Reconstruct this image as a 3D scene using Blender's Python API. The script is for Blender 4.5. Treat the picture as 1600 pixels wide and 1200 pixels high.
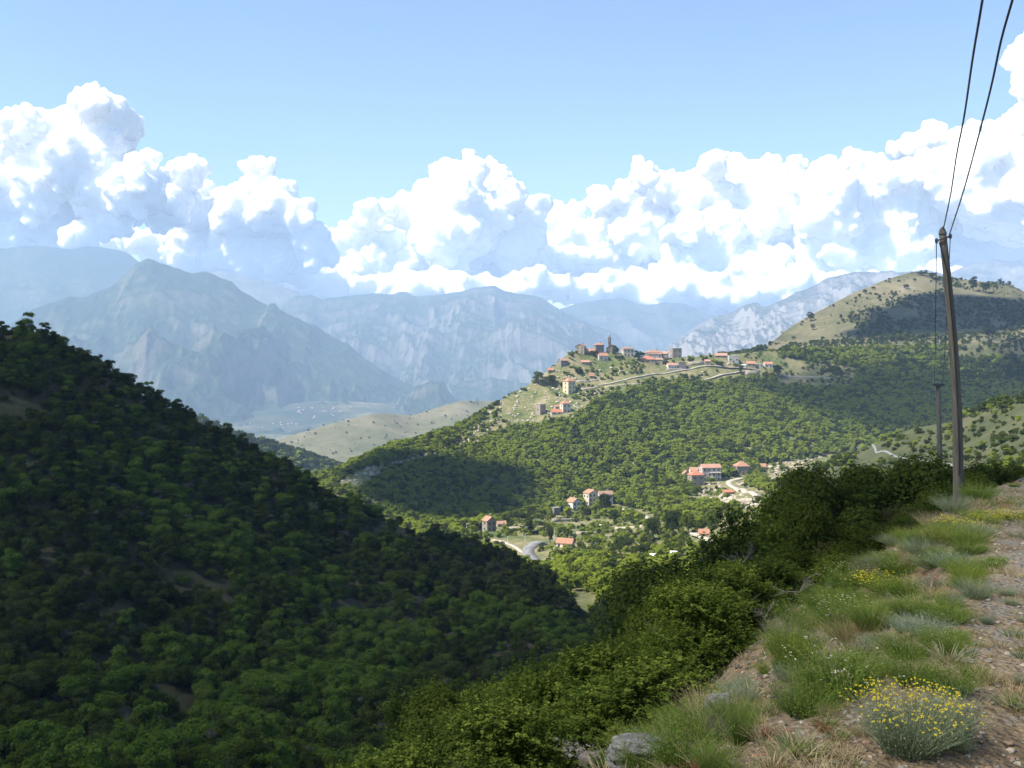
import bpy, math, random
import numpy as np
from mathutils import Vector
from mathutils.bvhtree import BVHTree

for o in list(bpy.data.objects): bpy.data.objects.remove(o)
SC = bpy.context.scene
COL = SC.collection
F = 1600.0; CX = 800.0; HY = 540.0          # focal length and horizon row, in photo pixels

# ------------------------------------------------------------------ camera
cam = bpy.data.cameras.new("camera"); camo = bpy.data.objects.new("camera", cam); COL.objects.link(camo)
cam.sensor_fit = 'HORIZONTAL'; cam.sensor_width = 36.0; cam.lens = 36.0 * F / 1600.0
cam.shift_x = 0.0; cam.shift_y = -(600 - HY) / 1600.0
cam.clip_start = 0.1; cam.clip_end = 120000
camo.location = (0, 0, 0); camo.rotation_euler = (math.radians(90), 0, 0)
SC.camera = camo
# ------------------------------------------------------------------ light
SUN_EL = math.radians(54); SUN_AZ = math.radians(-108)      # azimuth from +Y, clockwise; the sun stands to the left
SD = Vector((math.sin(SUN_AZ) * math.cos(SUN_EL), math.cos(SUN_AZ) * math.cos(SUN_EL), math.sin(SUN_EL)))
w = bpy.data.worlds.new("World"); SC.world = w; w.use_nodes = True
nt = w.node_tree; nt.nodes.clear()
sky = nt.nodes.new("ShaderNodeTexSky"); sky.sky_type = 'NISHITA'; sky.sun_disc = False
sky.sun_elevation = SUN_EL; sky.sun_rotation = SUN_AZ; sky.altitude = 600
sky.air_density = 1.0; sky.dust_density = 0.3; sky.ozone_density = 2.2
bg = nt.nodes.new("ShaderNodeBackground"); bg.inputs[1].default_value = 0.082
wo = nt.nodes.new("ShaderNodeOutputWorld")
nt.links.new(sky.outputs[0], bg.inputs[0]); nt.links.new(bg.outputs[0], wo.inputs[0])
sl = bpy.data.lights.new("sun", 'SUN'); sl.energy = 4.8; sl.angle = math.radians(0.53); sl.color = (1.0, 0.93, 0.81)
so = bpy.data.objects.new("sun", sl); COL.objects.link(so)
so.rotation_euler = (-SD).to_track_quat('-Z', 'Y').to_euler()
SC.view_settings.view_transform = 'Standard'; SC.view_settings.look = 'None'
SC.view_settings.exposure = 1.38; SC.view_settings.gamma = 1.0
SC.view_settings.use_curve_mapping = False
cy = SC.cycles if hasattr(SC, 'cycles') else None
SC.render.engine = 'CYCLES'
cy = SC.cycles
cy.max_bounces = 5; cy.diffuse_bounces = 3; cy.glossy_bounces = 1; cy.transmission_bounces = 2
cy.volume_bounces = 1; cy.transparent_max_bounces = 24; cy.use_denoising = True
cy.sample_clamp_indirect = 4.0; cy.caustics_reflective = False; cy.caustics_refractive = False

# ------------------------------------------------------------------ numpy helpers
def hsh(i, j, k, s):
    h = (i.astype(np.int64) * 374761393 + j.astype(np.int64) * 668265263 + k.astype(np.int64) * 2147483647 + s * 974634777) & 0xffffffff
    h = ((h ^ (h >> 13)) * 1274126177) & 0xffffffff
    h = ((h ^ (h >> 16)) * 2246822519) & 0xffffffff
    return ((h ^ (h >> 15)) & 0xffffff) / float(0xffffff) * 2 - 1
def vnoise(p, s=0):
    p = np.asarray(p, float); i = np.floor(p).astype(np.int64); f = p - i; f = f * f * f * (f * (f * 6 - 15) + 10)
    r = 0
    for a in (0, 1):
        for b in (0, 1):
            for c in (0, 1):
                wt = (f[:, 0] if a else 1 - f[:, 0]) * (f[:, 1] if b else 1 - f[:, 1]) * (f[:, 2] if c else 1 - f[:, 2])
                r = r + wt * hsh(i[:, 0] + a, i[:, 1] + b, i[:, 2] + c, s)
    return r
def fbm(p, o=4, s=0, g=.5):
    r = 0; a = 1.0; q = np.array(p, float)
    for k in range(o):
        r = r + a * vnoise(q, s + k); a *= g; q = q * 2.03 + 11.3
    return r
def ridged(p, o=5, s=0, g=.5):
    r = 0; a = 1.0; q = np.array(p, float); w_ = 1.0; tot = 0
    for k in range(o):
        n = (1 - np.abs(vnoise(q, s + k))) ** 2
        r = r + a * n * w_; tot += a; w_ = np.clip(n * 1.6, 0, 1); a *= g; q = q * 2.07 + 7.7
    return r / tot
def pchip(x, y, xn):
    x = np.asarray(x, float); y = np.asarray(y, float); xn = np.clip(xn, x[0], x[-1])
    if len(x) == 2: return y[0] + (y[1] - y[0]) * (xn - x[0]) / (x[1] - x[0])
    h = np.diff(x); d = np.diff(y) / h; m = np.zeros_like(y)
    for i in range(1, len(x) - 1):
        if d[i - 1] * d[i] > 0:
            w1 = 2 * h[i] + h[i - 1]; w2 = h[i] + 2 * h[i - 1]; m[i] = (w1 + w2) / (w1 / d[i - 1] + w2 / d[i])
    m[0] = d[0]; m[-1] = d[-1]
    k = np.clip(np.searchsorted(x, xn) - 1, 0, len(x) - 2); t = (xn - x[k]) / h[k]
    return ((2*t**3-3*t**2+1)*y[k] + (t**3-2*t**2+t)*h[k]*m[k] + (-2*t**3+3*t**2)*y[k+1] + (t**3-t**2)*h[k]*m[k+1])
def P(px, py, D): return np.array([(px - CX) / F * D, D, (HY - py) / F * D])
def inpoly(px, py, poly):
    r = np.zeros(len(px), bool); n = len(poly); j = n - 1
    for i in range(n):
        xi, yi = poly[i]; xj, yj = poly[j]
        c = ((yi > py) != (yj > py)) & (px < (xj - xi) * (py - yi) / ((yj - yi) + 1e-9) + xi)
        r ^= c; j = i
    return r

# ------------------------------------------------------------------ materials
def mat(name):
    m = bpy.data.materials.new(name); m.use_nodes = True; m.node_tree.nodes.clear(); return m
class N:
    def __init__(s, m): s.t = m.node_tree; s.o = s.n("ShaderNodeOutputMaterial")
    def n(s, ty, **kw):
        x = s.t.nodes.new(ty)
        for k, v in kw.items(): setattr(x, k, v)
        return x
    def l(s, a, b): s.t.links.new(a, b)
    def noise(s, scale, detail=4, rough=.6, vec=None, dist=0):
        x = s.n("ShaderNodeTexNoise"); x.inputs['Scale'].default_value = scale; x.inputs['Detail'].default_value = detail
        x.inputs['Roughness'].default_value = rough; x.inputs['Distortion'].default_value = dist
        if vec is not None: s.l(vec, x.inputs['Vector'])
        return x.outputs['Fac']
    def ramp(s, fac, stops):
        x = s.n("ShaderNodeValToRGB"); e = x.color_ramp.elements
        while len(e) < len(stops): e.new(.5)
        for k, (p, c) in enumerate(stops):
            e[k].position = p; e[k].color = (*c, 1) if len(c) == 3 else c
        s.l(fac, x.inputs[0]); return x.outputs[0]
    def mix(s, fac, a, b, mode='MIX'):
        x = s.n("ShaderNodeMix", data_type='RGBA', blend_type=mode)
        for sock, v in ((0, fac), (6, a), (7, b)):
            if isinstance(v, (int, float)): x.inputs[sock].default_value = v
            elif isinstance(v, tuple): x.inputs[sock].default_value = (*v, 1)
            else: s.l(v, x.inputs[sock])
        return x.outputs[2]
    def math(s, op, a, b=0):
        x = s.n("ShaderNodeMath", operation=op)
        for k, v in ((0, a), (1, b)):
            if isinstance(v, (int, float)): x.inputs[k].default_value = v
            else: s.l(v, x.inputs[k])
        return x.outputs[0]
    def obj(s): return s.n("ShaderNodeTexCoord").outputs['Object']
    def pos(s): return s.n("ShaderNodeNewGeometry").outputs['Position']
    def attr(s, name): return s.n("ShaderNodeAttribute", attribute_name=name).outputs['Fac']
    def bump(s, h, dist, strength=1.0):
        b = s.n("ShaderNodeBump"); b.inputs['Distance'].default_value = dist; b.inputs['Strength'].default_value = strength
        s.l(h, b.inputs['Height']); return b.outputs[0]
    def pbr(s, col, rough=.9, normal=None, spec=.2):
        b = s.n("ShaderNodeBsdfPrincipled")
        if isinstance(col, tuple): b.inputs['Base Color'].default_value = (*col, 1)
        else: s.l(col, b.inputs['Base Color'])
        b.inputs['Roughness'].default_value = rough; b.inputs['Specular IOR Level'].default_value = spec
        if normal is not None: s.l(normal, b.inputs['Normal'])
        s.l(b.outputs[0], s.o.inputs[0]); return b
def leafmat(name, c1, c2, tip=None, trans=.28, scale=.5):
    m = mat(name); n = N(m)
    oi = n.n("ShaderNodeObjectInfo").outputs['Random']
    ns = n.noise(scale, 2, .6, n.pos())
    f = n.math('ADD', n.math('MULTIPLY', oi, .6), n.math('MULTIPLY', n.math('SUBTRACT', ns, .3), 1.0))
    col = n.ramp(f, [(0.1, c1), (.9, c2)])
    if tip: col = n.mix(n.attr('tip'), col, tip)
    d = n.n("ShaderNodeBsdfDiffuse"); t = n.n("ShaderNodeBsdfTranslucent"); x = n.n("ShaderNodeMixShader")
    n.l(col, d.inputs[0]); n.l(n.mix(1.0, col, (1.0, 1.1, .55), 'MULTIPLY'), t.inputs[0]); x.inputs[0].default_value = trans
    n.l(d.outputs[0], x.inputs[1]); n.l(t.outputs[0], x.inputs[2]); n.l(x.outputs[0], n.o.inputs[0]); return m
def simple(name, c1, c2, scale=1.0, rough=.9, bump=0, detail=5, usepos=False):
    m = mat(name); n = N(m); v = n.pos() if usepos else n.obj()
    f = n.noise(scale, detail, .65, v); col = n.ramp(f, [(.3, c1), (.7, c2)])
    n.pbr(col, rough, n.bump(f, bump) if bump else None); return m

def srgb(r, g, b):
    return tuple(((c / 255) / 12.92 if c <= 10 else ((c / 255 + .055) / 1.055) ** 2.4) for c in (r, g, b))

M = {}
M['leaf_dark'] = leafmat('dark green leaves', (.016, .025, .006), (.042, .060, .013))
M['leaf_mid'] = leafmat('mid green leaves', (.036, .051, .009), (.078, .102, .017))
M['leaf_bright'] = leafmat('bright green leaves', (.066, .112, .015), (.115, .165, .024))
M['leaf_olive'] = leafmat('olive green leaves', (.034, .048, .013), (.075, .095, .026))
M['leaf_brown'] = leafmat('brownish leaves', (.030, .030, .012), (.060, .058, .024))
M['leaf_grey'] = leafmat('grey twigs', (.075, .07, .055), (.13, .12, .095), trans=.1)
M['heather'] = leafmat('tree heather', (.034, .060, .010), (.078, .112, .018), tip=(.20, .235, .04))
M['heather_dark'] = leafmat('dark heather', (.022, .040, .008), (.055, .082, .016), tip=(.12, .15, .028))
M['bark'] = simple('bark', (.06, .045, .032), (.13, .10, .075), 6, bump=.02)
M['twig'] = simple('dead twigs', (.14, .12, .10), (.26, .23, .20), 5)
M['stone'] = simple('stone wall', (.17, .145, .115), (.34, .295, .235), 1.3, bump=.05)
M['stone_grey'] = simple('grey stone wall', (.14, .13, .12), (.25, .235, .21), 1.3, bump=.05)
M['plaster'] = simple('cream plaster', (.42, .38, .30), (.54, .49, .40), .7)
M['plaster_grey'] = simple('grey plaster', (.34, .32, .28), (.50, .47, .42), .7)
M['plaster_white'] = simple('white plaster', (.50, .48, .45), (.60, .58, .54), .7)
M['plaster_pink'] = simple('pinkish render', (.50, .40, .30), (.60, .49, .38), .7)
M['render_yellow'] = simple('yellowish render', (.46, .38, .24), (.56, .48, .33), .7)
def tile(name, a, b):
    m = mat(name); n = N(m); v = n.obj(); f = n.noise(1.5, 4, .7, v)
    wv = n.n("ShaderNodeTexWave", wave_type='BANDS', bands_direction='X'); wv.inputs['Scale'].default_value = 1.6; n.l(v, wv.inputs['Vector'])
    col = n.mix(n.noise(7, 3, .7, v), n.ramp(f, [(.3, a), (.7, b)]), (.30, .17, .12)); n.pbr(col, .85, n.bump(wv.outputs['Fac'], .08)); return m
M['tile'] = tile('orange roof tiles', (.40, .19, .115), (.52, .28, .18))
M['tile_bright'] = tile('bright red roof tiles', (.50, .15, .075), (.60, .21, .11))
M['tile_pink'] = tile('faded pink roof tiles', (.46, .25, .17), (.58, .34, .25))
M['tile_old'] = tile('old brown roof tiles', (.26, .19, .14), (.38, .28, .21))
M['glass'] = simple('dark window', (.02, .022, .025), (.045, .05, .055), 3, rough=.25)
M['shutter'] = simple('brown shutters', (.12, .07, .045), (.17, .10, .06), 3)
M['wood'] = simple('dark wood', (.09, .065, .045), (.16, .12, .085), 4)
M['white'] = simple('white paint', (.72, .72, .70), (.82, .82, .80), 2)
M['metal'] = simple('dark metal', (.05, .05, .052), (.09, .09, .09), 3, rough=.5)
M['concrete'] = simple('pale concrete', (.42, .40, .36), (.56, .53, .48), 1.0, usepos=True)
M['track'] = simple('pale dirt track', (.26, .23, .18), (.42, .38, .31), .3, usepos=True)
M['asphalt'] = simple('worn asphalt', (.13, .13, .13), (.21, .21, .205), .6, usepos=True)
M['rock'] = simple('pale rock', (.22, .19, .15), (.42, .37, .30), .9, bump=.3)

def groundmat(name, cols, s1, s2, bump=.3):
    m = mat(name); n = N(m); v = n.pos()
    a = n.noise(s1, 6, .62, v, .5); b = n.noise(s2, 6, .7, v)
    k = len(cols); col = n.ramp(n.math('ADD', n.math('MULTIPLY', a, .62), n.math('MULTIPLY', b, .38)), [(.34 + .32 * i / (k - 1), c) for i, c in enumerate(cols)])
    n.pbr(col, .95, n.bump(b, bump)); return m
M['g_forest'] = groundmat('forest floor', [(.022, .028, .010), (.048, .048, .020), (.105, .082, .048)], .05, .6)
M['g_village'] = groundmat('terraced hillside', [(.035, .065, .016), (.08, .098, .032), (.16, .145, .07), (.24, .205, .13)], .05, .35)
M['g_pasture'] = groundmat('dry pasture', [(.035, .045, .018), (.07, .072, .032), (.12, .108, .06), (.18, .155, .098)], .012, .12)
M['g_heath'] = groundmat('brown heath', [(.025, .035, .012), (.048, .056, .022), (.085, .08, .042)], .02, .2)
M['g_tan'] = groundmat('tan ridge', [(.045, .06, .025), (.10, .10, .055), (.17, .15, .095)], .006, .05)
M['g_valley'] = groundmat('valley floor', [(.008, .016, .007), (.02, .032, .013), (.06, .062, .026), (.24, .20, .12)], .0022, .011)

def mountmat(name, dark, mid, rock, bright, s, veg, snow=None, zrange=(0, 800)):
    m = mat(name); n = N(m); v = n.pos(); g = n.n("ShaderNodeNewGeometry")
    sep = n.n("ShaderNodeSeparateXYZ"); n.l(g.outputs['Normal'], sep.inputs[0])
    a = n.noise(s, 5, .6, v, .3); b = n.noise(s * 9, 6, .75, v)
    steep = n.math('SUBTRACT', 1.0, sep.outputs[2])
    f = n.math('ADD', n.math('ADD', n.math('MULTIPLY', a, .75), n.math('MULTIPLY', b, .55)), n.math('MULTIPLY', steep, 1.1))
    sp = n.n("ShaderNodeSeparateXYZ"); n.l(v, sp.inputs[0])
    h = n.math('MULTIPLY', n.math('SUBTRACT', sp.outputs[2], zrange[0]), .10 / (zrange[1] - zrange[0]))
    f = n.math('ADD', f, h)
    col = n.ramp(n.math('MULTIPLY', f, .6), [(veg, dark), (veg + .08, mid), (veg + .16, rock), (veg + .30, bright)])
    if snow:
        sn = n.math('GREATER_THAN', n.math('ADD', n.math('MULTIPLY', b, .6), n.math('MULTIPLY', n.math('SUBTRACT', sp.outputs[2], snow), .002)), .42)
        col = n.mix(sn, col, (.8, .8, .82))
    n.pbr(col, .95, n.bump(b, 25)); return m
GREEN = (.020, .036, .016); SCRUB = (.055, .070, .032); ROCK = (.10, .095, .08); PALE = (.20, .18, .155)
M['mt_veg'] = mountmat('wooded mountain', GREEN, SCRUB, (.095, .09, .062), (.16, .145, .11), .0016, .57)
M['mt_mix'] = mountmat('rocky mountain', GREEN, (.05, .058, .038), (.085, .082, .068), (.15, .14, .12), .0014, .47)
M['mt_rock'] = mountmat('granite mountain', (.035, .05, .03), (.075, .075, .06), (.15, .14, .12), (.26, .24, .21), .0020, .41)
M['mt_snow'] = mountmat('snowy mountain', GREEN, SCRUB, ROCK, PALE, .0014, .38, snow=760)

# ------------------------------------------------------------------ object helpers
def mesh_np(name, V, faces, m=None, smooth=False, attrs=None):
    me = bpy.data.meshes.new(name)
    V = np.asarray(V, np.float32); me.vertices.add(len(V)); me.vertices.foreach_set('co', V.ravel())
    if not isinstance(faces, (list, tuple)): faces = [faces]
    faces = [np.asarray(f, np.int32) for f in faces if len(f)]
    nl = sum(f.size for f in faces); nf = sum(len(f) for f in faces)
    me.loops.add(nl); me.polygons.add(nf)
    me.loops.foreach_set('vertex_index', np.concatenate([f.ravel() for f in faces]))
    st = []; c = 0
    for f in faces: st.append(c + np.arange(len(f)) * f.shape[1]); c += f.size
    me.polygons.foreach_set('loop_start', np.concatenate(st).astype(np.int32))
    if smooth: me.polygons.foreach_set('use_smooth', np.ones(nf, bool))
    for k, a in (attrs or {}).items():
        at = me.attributes.new(k, 'FLOAT', 'POINT'); at.data.foreach_set('value', np.asarray(a, np.float32))
    me.update(calc_edges=True); 
    if m is not None:
        for q in (m if isinstance(m, list) else [m]): me.materials.append(q)
    return me
def link(name, me, parent=None, kind=None):
    o = bpy.data.objects.new(name, me); COL.objects.link(o)
    if parent is not None: o.parent = parent
    if kind: o['kind'] = kind
    return o
def tag(o, label, cat, group=None):
    o['label'] = label; o['category'] = cat
    if group: o['group'] = group
    return o
def empty(name, loc, rz, label, cat, group=None, s=1.0):
    o = bpy.data.objects.new(name, None); COL.objects.link(o); o.empty_display_size = .2
    o.location = loc; o.rotation_euler = (0, 0, rz); o.scale = (s, s, s) if not isinstance(s, tuple) else s
    return tag(o, label, cat, group)
def copy_thing(root, kids, loc, rz, s, label=None, group=None):
    r = root.copy(); COL.objects.link(r); r.location = loc; r.rotation_euler = (0, 0, rz); r.scale = (s, s, s) if not isinstance(s, tuple) else s
    if label: r['label'] = label
    if group: r['group'] = group
    for ch in kids:
        c = ch.copy(); COL.objects.link(c); c.parent = r
    return r
class MB:
    """collects shapes into one mesh"""
    def __init__(s): s.v = []; s.f = []; s.mi = []
    def quad_box(s, x0, y0, z0, x1, y1, z1, mi=0):
        b = len(s.v); s.v += [(x0,y0,z0),(x1,y0,z0),(x1,y1,z0),(x0,y1,z0),(x0,y0,z1),(x1,y0,z1),(x1,y1,z1),(x0,y1,z1)]
        for q in ((0,3,2,1),(4,5,6,7),(0,1,5,4),(1,2,6,5),(2,3,7,6),(3,0,4,7)): s.f.append(tuple(b + i for i in q)); s.mi.append(mi)
        return s
    def face(s, pts, mi=0):
        b = len(s.v); s.v += [tuple(p) for p in pts]; s.f.append(tuple(range(b, b + len(pts)))); s.mi.append(mi); return s
    def tube(s, pts, r, n=8, mi=0, cap=True):
        pts = [Vector(p) for p in pts]; rs = r if isinstance(r, (list, tuple)) else [r] * len(pts); b = len(s.v)
        for k, p in enumerate(pts):
            d = (pts[min(k + 1, len(pts) - 1)] - pts[max(k - 1, 0)]).normalized()
            u = d.orthogonal().normalized() if abs(d.z) > .99 else d.cross(Vector((0, 0, 1))).normalized(); v = d.cross(u)
            for j in range(n):
                a = 2 * math.pi * j / n; s.v.append(tuple(p + (u * math.cos(a) + v * math.sin(a)) * rs[k]))
        for k in range(len(pts) - 1):
            for j in range(n):
                s.f.append((b + k*n + j, b + k*n + (j+1) % n, b + (k+1)*n + (j+1) % n, b + (k+1)*n + j)); s.mi.append(mi)
        if cap:
            s.f.append(tuple(b + j for j in range(n))[::-1]); s.mi.append(mi)
            s.f.append(tuple(b + (len(pts)-1)*n + j for j in range(n))); s.mi.append(mi)
        return s
    def mesh(s, name, m, smooth=False):
        me = bpy.data.meshes.new(name); me.from_pydata(s.v, [], s.f)
        for q in (m if isinstance(m, list) else [m]): me.materials.append(q)
        me.polygons.foreach_set('material_index', s.mi)
        if smooth: me.polygons.foreach_set('use_smooth', [True] * len(s.f))
        me.update(); return me
    def build(s, name, m, parent=None, smooth=False): return link(name, s.mesh(name, m, smooth), parent)

# ------------------------------------------------------------------ terrain lofts
TERR = {}
def loft(name, m, cols, rows, nx, ny, disp=None, back=(80, 60), kind='structure', px_res=None):
    """rows: nearest to farthest, each a list of (py, D) at the px of cols; a back slope closes the landform"""
    px = np.linspace(cols[0], cols[-1], nx); R = []
    for r in rows:
        R.append((pchip(cols, [a[0] for a in r], px), pchip(cols, [a[1] for a in r], px)))
    PY = np.array([a for a, _ in R]); DD = np.array([d for _, d in R]); k = len(rows)
    t = np.linspace(0, k - 1, ny); py = np.zeros((ny, nx)); D = np.zeros((ny, nx))
    for j in range(nx):
        py[:, j] = pchip(np.arange(k), PY[:, j], t); D[:, j] = pchip(np.arange(k), DD[:, j], t)
    PX = np.broadcast_to(px, (ny, nx))
    X = (PX - CX) / F * D; Y = D.copy(); Z = (HY - py) / F * D
    T = np.broadcast_to((t / (k - 1))[:, None], (ny, nx))
    nb = 8; bx = []; by = []; bz = []
    for i in range(1, nb + 1):
        q = i / nb; bx.append(X[-1] * (1 + q * back[0] / np.maximum(Y[-1], 1))); by.append(Y[-1] + q * back[0]); bz.append(Z[-1] - back[1] * q ** 1.3)
    X = np.vstack([X, bx]); Y = np.vstack([Y, by]); Z = np.vstack([Z, bz]); T = np.vstack([T, np.ones((nb, nx)) * 1.0])
    sh = X.shape; V = np.stack([X.ravel(), Y.ravel(), Z.ravel()], 1)
    if disp is not None: V[:, 2] += disp(V, T.ravel())
    ii = np.arange(sh[0] * sh[1]).reshape(sh)
    q = np.stack([ii[:-1, :-1], ii[:-1, 1:], ii[1:, 1:], ii[1:, :-1]], -1).reshape(-1, 4)
    me = mesh_np(name, V, q, m, smooth=True); o = link(name, me, kind=kind)
    TERR[o.name] = dict(V=V, Q=q, o=o, bvh=BVHTree.FromPolygons([tuple(a) for a in V.tolist()], q.tolist()))
    return o
def hit(px, py, names):
    for dy in range(0, 60, 2):
        h = hit1(px, py + dy, names)
        if h is not None: return h
def hit1(px, py, names):
    d = Vector(((px - CX) / F, 1, (HY - py) / F)); L = d.length; best = None
    for nme in names:
        h = TERR[nme]['bvh'].ray_cast(Vector((0, 0, 0)), d / L)
        if h[0] is not None and (best is None or h[3] < best[1]): best = (h[0], h[3])
    return best[0] if best else None
def down(x, y, names):
    z = None
    for nme in names:
        h = TERR[nme]['bvh'].ray_cast(Vector((x, y, 5000)), Vector((0, 0, -1)))
        if h[0] is not None and (z is None or h[0].z > z): z = h[0].z
    return z
def sample(name, dens, rng, box=(-60, 1660)):
    """random points, dens per square metre; returns positions and their pixel place"""
    T_ = TERR[name]; V = T_['V']; q = T_['Q']; tr = np.vstack([q[:, [0, 1, 2]], q[:, [0, 2, 3]]])
    a, b, c = V[tr[:, 0]], V[tr[:, 1]], V[tr[:, 2]]; nrm = np.cross(b - a, c - a); ar = np.abs(nrm[:, 2]) / 2 * .6 + np.linalg.norm(nrm, axis=1) / 2 * .4
    mp = (a + b + c) / 3; mpx = CX + F * mp[:, 0] / np.maximum(mp[:, 1], .1); ar = ar * ((mpx > box[0]) & (mpx < box[1]) & (mp[:, 1] > 1))
    n = int(ar.sum() * dens); i = rng.choice(len(tr), n, p=ar / ar.sum()); u = rng.random((n, 2)); f = u.sum(1) > 1; u[f] = 1 - u[f]
    p = a[i] + (b[i] - a[i]) * u[:, :1] + (c[i] - a[i]) * u[:, 1:]
    return p, CX + F * p[:, 0] / p[:, 1], HY - F * p[:, 2] / p[:, 1]

rs = np.random.default_rng(7); random.seed(5)
def dn(amp, scale, o=4, s=0, zfree=True):
    def f(V, T): return amp * fbm(V / np.array([scale, scale, scale * 3]), o, s)
    return f

# --- near slope under the road edge, a world-space height field
YE = [-12, -4, 2, 4.6, 5.2, 6, 7.5, 10, 13.5, 17, 20, 26, 40, 110, 300]
XE = [-9, -4, -1.3, .22, .84, 1.42, 2.2, 3.3, 4.95, 7.1, 8.9, 12.5, 20.5, 60, 170]
ZE = [-2.0, -1.9, -1.85, -1.9, -1.99, -2.08, -2.22, -2.42, -2.72, -3.1, -3.35, -3.95, -5.8, -23, -62]
ZS = [-1.6, -1.6, -1.6, -1.63, -1.65, -1.67, -1.72, -1.84, -2.05, -2.32, -2.56, -3.35, -5.3, -22, -60]
def near_z(x, y):
    x = np.asarray(x, float); y = np.asarray(y, float)
    xe = np.interp(y, YE, XE) + .12 * np.sin(y * 1.7) + .07 * np.sin(y * 4.1 + 1); ze = np.interp(y, YE, ZE); zs = np.interp(y, YE, ZS)
    d = (xe - x) * .86
    up = np.clip(-d / 1.1, 0, 1); up = up * up * (3 - 2 * up)
    zr = ze + (zs - ze) * up
    dp = np.clip(d, 0, None); drop = np.where(dp < 12, .78 * dp, 9.36 + (dp - 12) * .55)
    z = np.where(d > 0, ze - drop, zr) - np.clip(y - 68, 0, None) * .22
    p = np.stack([x, y, x * 0], 1) if x.ndim == 1 else None
    if p is not None:
        rough = np.clip((d + 1.0) / 1.5, .06, 1)
        z = z + rough * (.10 * fbm(p * 1.1, 4, 3) + .35 * np.clip(d / 6, 0, 1) * fbm(p * .3, 3, 9)) + .012 * fbm(p * 6, 3, 5)
    return z
def grid(name, m, xs, ys, kind='structure'):
    X, Y = np.meshgrid(xs, ys); Z = near_z(X.ravel(), Y.ravel()); V = np.stack([X.ravel(), Y.ravel(), Z], 1)
    ii = np.arange(X.size).reshape(X.shape); q = np.stack([ii[:-1, :-1], ii[:-1, 1:], ii[1:, 1:], ii[1:, :-1]], -1).reshape(-1, 4)
    o = link(name, mesh_np(name, V, q, m, smooth=True), kind=kind)
    TERR[o.name] = dict(V=V, Q=q, o=o, bvh=BVHTree.FromPolygons([tuple(a) for a in V.tolist()], q.tolist())); return o
m = mat('stony verge'); n = N(m); v = n.pos()
a = n.noise(.9, 6, .65, v, .4); b = n.noise(14, 5, .75, v); c_ = n.noise(70, 3, .8, v); g_ = n.noise(3.1, 4, .7, v)
col = n.ramp(n.math('ADD', n.math('MULTIPLY', a, .5), n.math('MULTIPLY', b, .5)), [(.36, (.085, .062, .036)), (.46, (.15, .108, .062)), (.54, (.22, .165, .10)), (.66, (.31, .25, .165))])
sx = n.n("ShaderNodeSeparateXYZ"); n.l(v, sx.inputs[0])
gr = n.ramp(n.math('ADD', n.math('MULTIPLY', c_, .6), n.math('MULTIPLY', b, .4)), [(.35, (.11, .098, .078)), (.5, (.18, .162, .13)), (.68, (.31, .285, .235))])
vr = n.n("ShaderNodeTexVoronoi"); vr.inputs['Scale'].default_value = 28; n.l(v, vr.inputs['Vector'])
fm = n.math('GREATER_THAN', n.math('ADD', n.math('SUBTRACT', sx.outputs[0], n.math('MULTIPLY', sx.outputs[1], .48)), n.math('MULTIPLY', g_, 2.6)), 1.35)
col = n.mix(n.math('MULTIPLY', fm, n.ramp(a, [(.35, (0, 0, 0)), (.55, (.9, .9, .9))])), col, gr)
n.pbr(col, .95, n.bump(n.math('ADD', b, vr.outputs['Distance']), .03)); M['verge'] = m
grid('roadside_verge', M['verge'], np.linspace(-9, 22, 340), np.concatenate([np.linspace(-12, 2, 20), np.linspace(2.2, 30, 300)]))
X1 = np.concatenate([np.linspace(-110, -9, 50), np.linspace(-8, 22, 50), np.linspace(23, 150, 60)])
near2 = grid('near_slope', M['g_forest'], X1, np.concatenate([np.linspace(-40, 30, 60), np.linspace(31, 280, 120)]))
for k in ('near_slope',):                                # tuck the coarse sheet under the fine one
    T_ = TERR[k]; V = T_['V']; mk = (V[:, 0] > -8.8) & (V[:, 0] < 21.8) & (V[:, 1] > -11.8) & (V[:, 1] < 29.8); V[mk, 2] -= .5
    V[:, 2] = np.maximum(V[:, 2], -90); near2.data.vertices.foreach_set('co', V.astype(np.float32).ravel())
# asphalt of the road, beside the verge
ys = np.linspace(-12, 60, 90); V = []; 
for y in ys:
    xe = float(np.interp(y, YE, XE)); off = 3.1 if y < 12 else 3.1 - min(1.9, (y - 12) * .24)
    for k in range(8):
        x = xe + off + k * .7; V.append((x, y, float(near_z(np.array([x]), np.array([y]))[0]) + .03))
ii = np.arange(90 * 8).reshape(90, 8); q = np.stack([ii[:-1, :-1], ii[:-1, 1:], ii[1:, 1:], ii[1:, :-1]], -1).reshape(-1, 4)
link('road', mesh_np('road', V, q, M['asphalt']), kind='structure')

# --- left wooded hill
C = [-600, -300, 0, 60, 110, 210, 330, 430, 520, 620, 720, 800, 860, 900, 925]
top = [(430, 250), (470, 255), (524, 262), (538, 265), (566, 268), (610, 275), (674, 285), (724, 292), (783, 297), (818, 300), (848, 303), (876, 300), (906, 290), (965, 275), (1000, 262)]
bot = [(1500, 70), (1420, 74), (1330, 80), (1320, 82), (1310, 84), (1300, 88), (1290, 95), (1270, 102), (1250, 112), (1190, 130), (1120, 155), (1075, 180), (1045, 205), (1020, 225), (1010, 240)]
low = [(2600, 48), (2200, 52), (1900, 58), (1850, 60), (1800, 62), (1700, 66), (1600, 72), (1500, 80), (1430, 90), (1330, 108), (1230, 132), (1160, 158), (1110, 182), (1070, 205), (1050, 222)]
def between(a, b, f, g=1.0): return [(p[0] + (q[0] - p[0]) * f, p[1] + (q[1] - p[1]) * f ** g) for p, q in zip(a, b)]
loft('left_hill', M['g_forest'], C, [low, bot, between(bot, top, .33), between(bot, top, .66), top], 260, 150, dn(2.6, 26, 4, 2), back=(90, 90))
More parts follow.
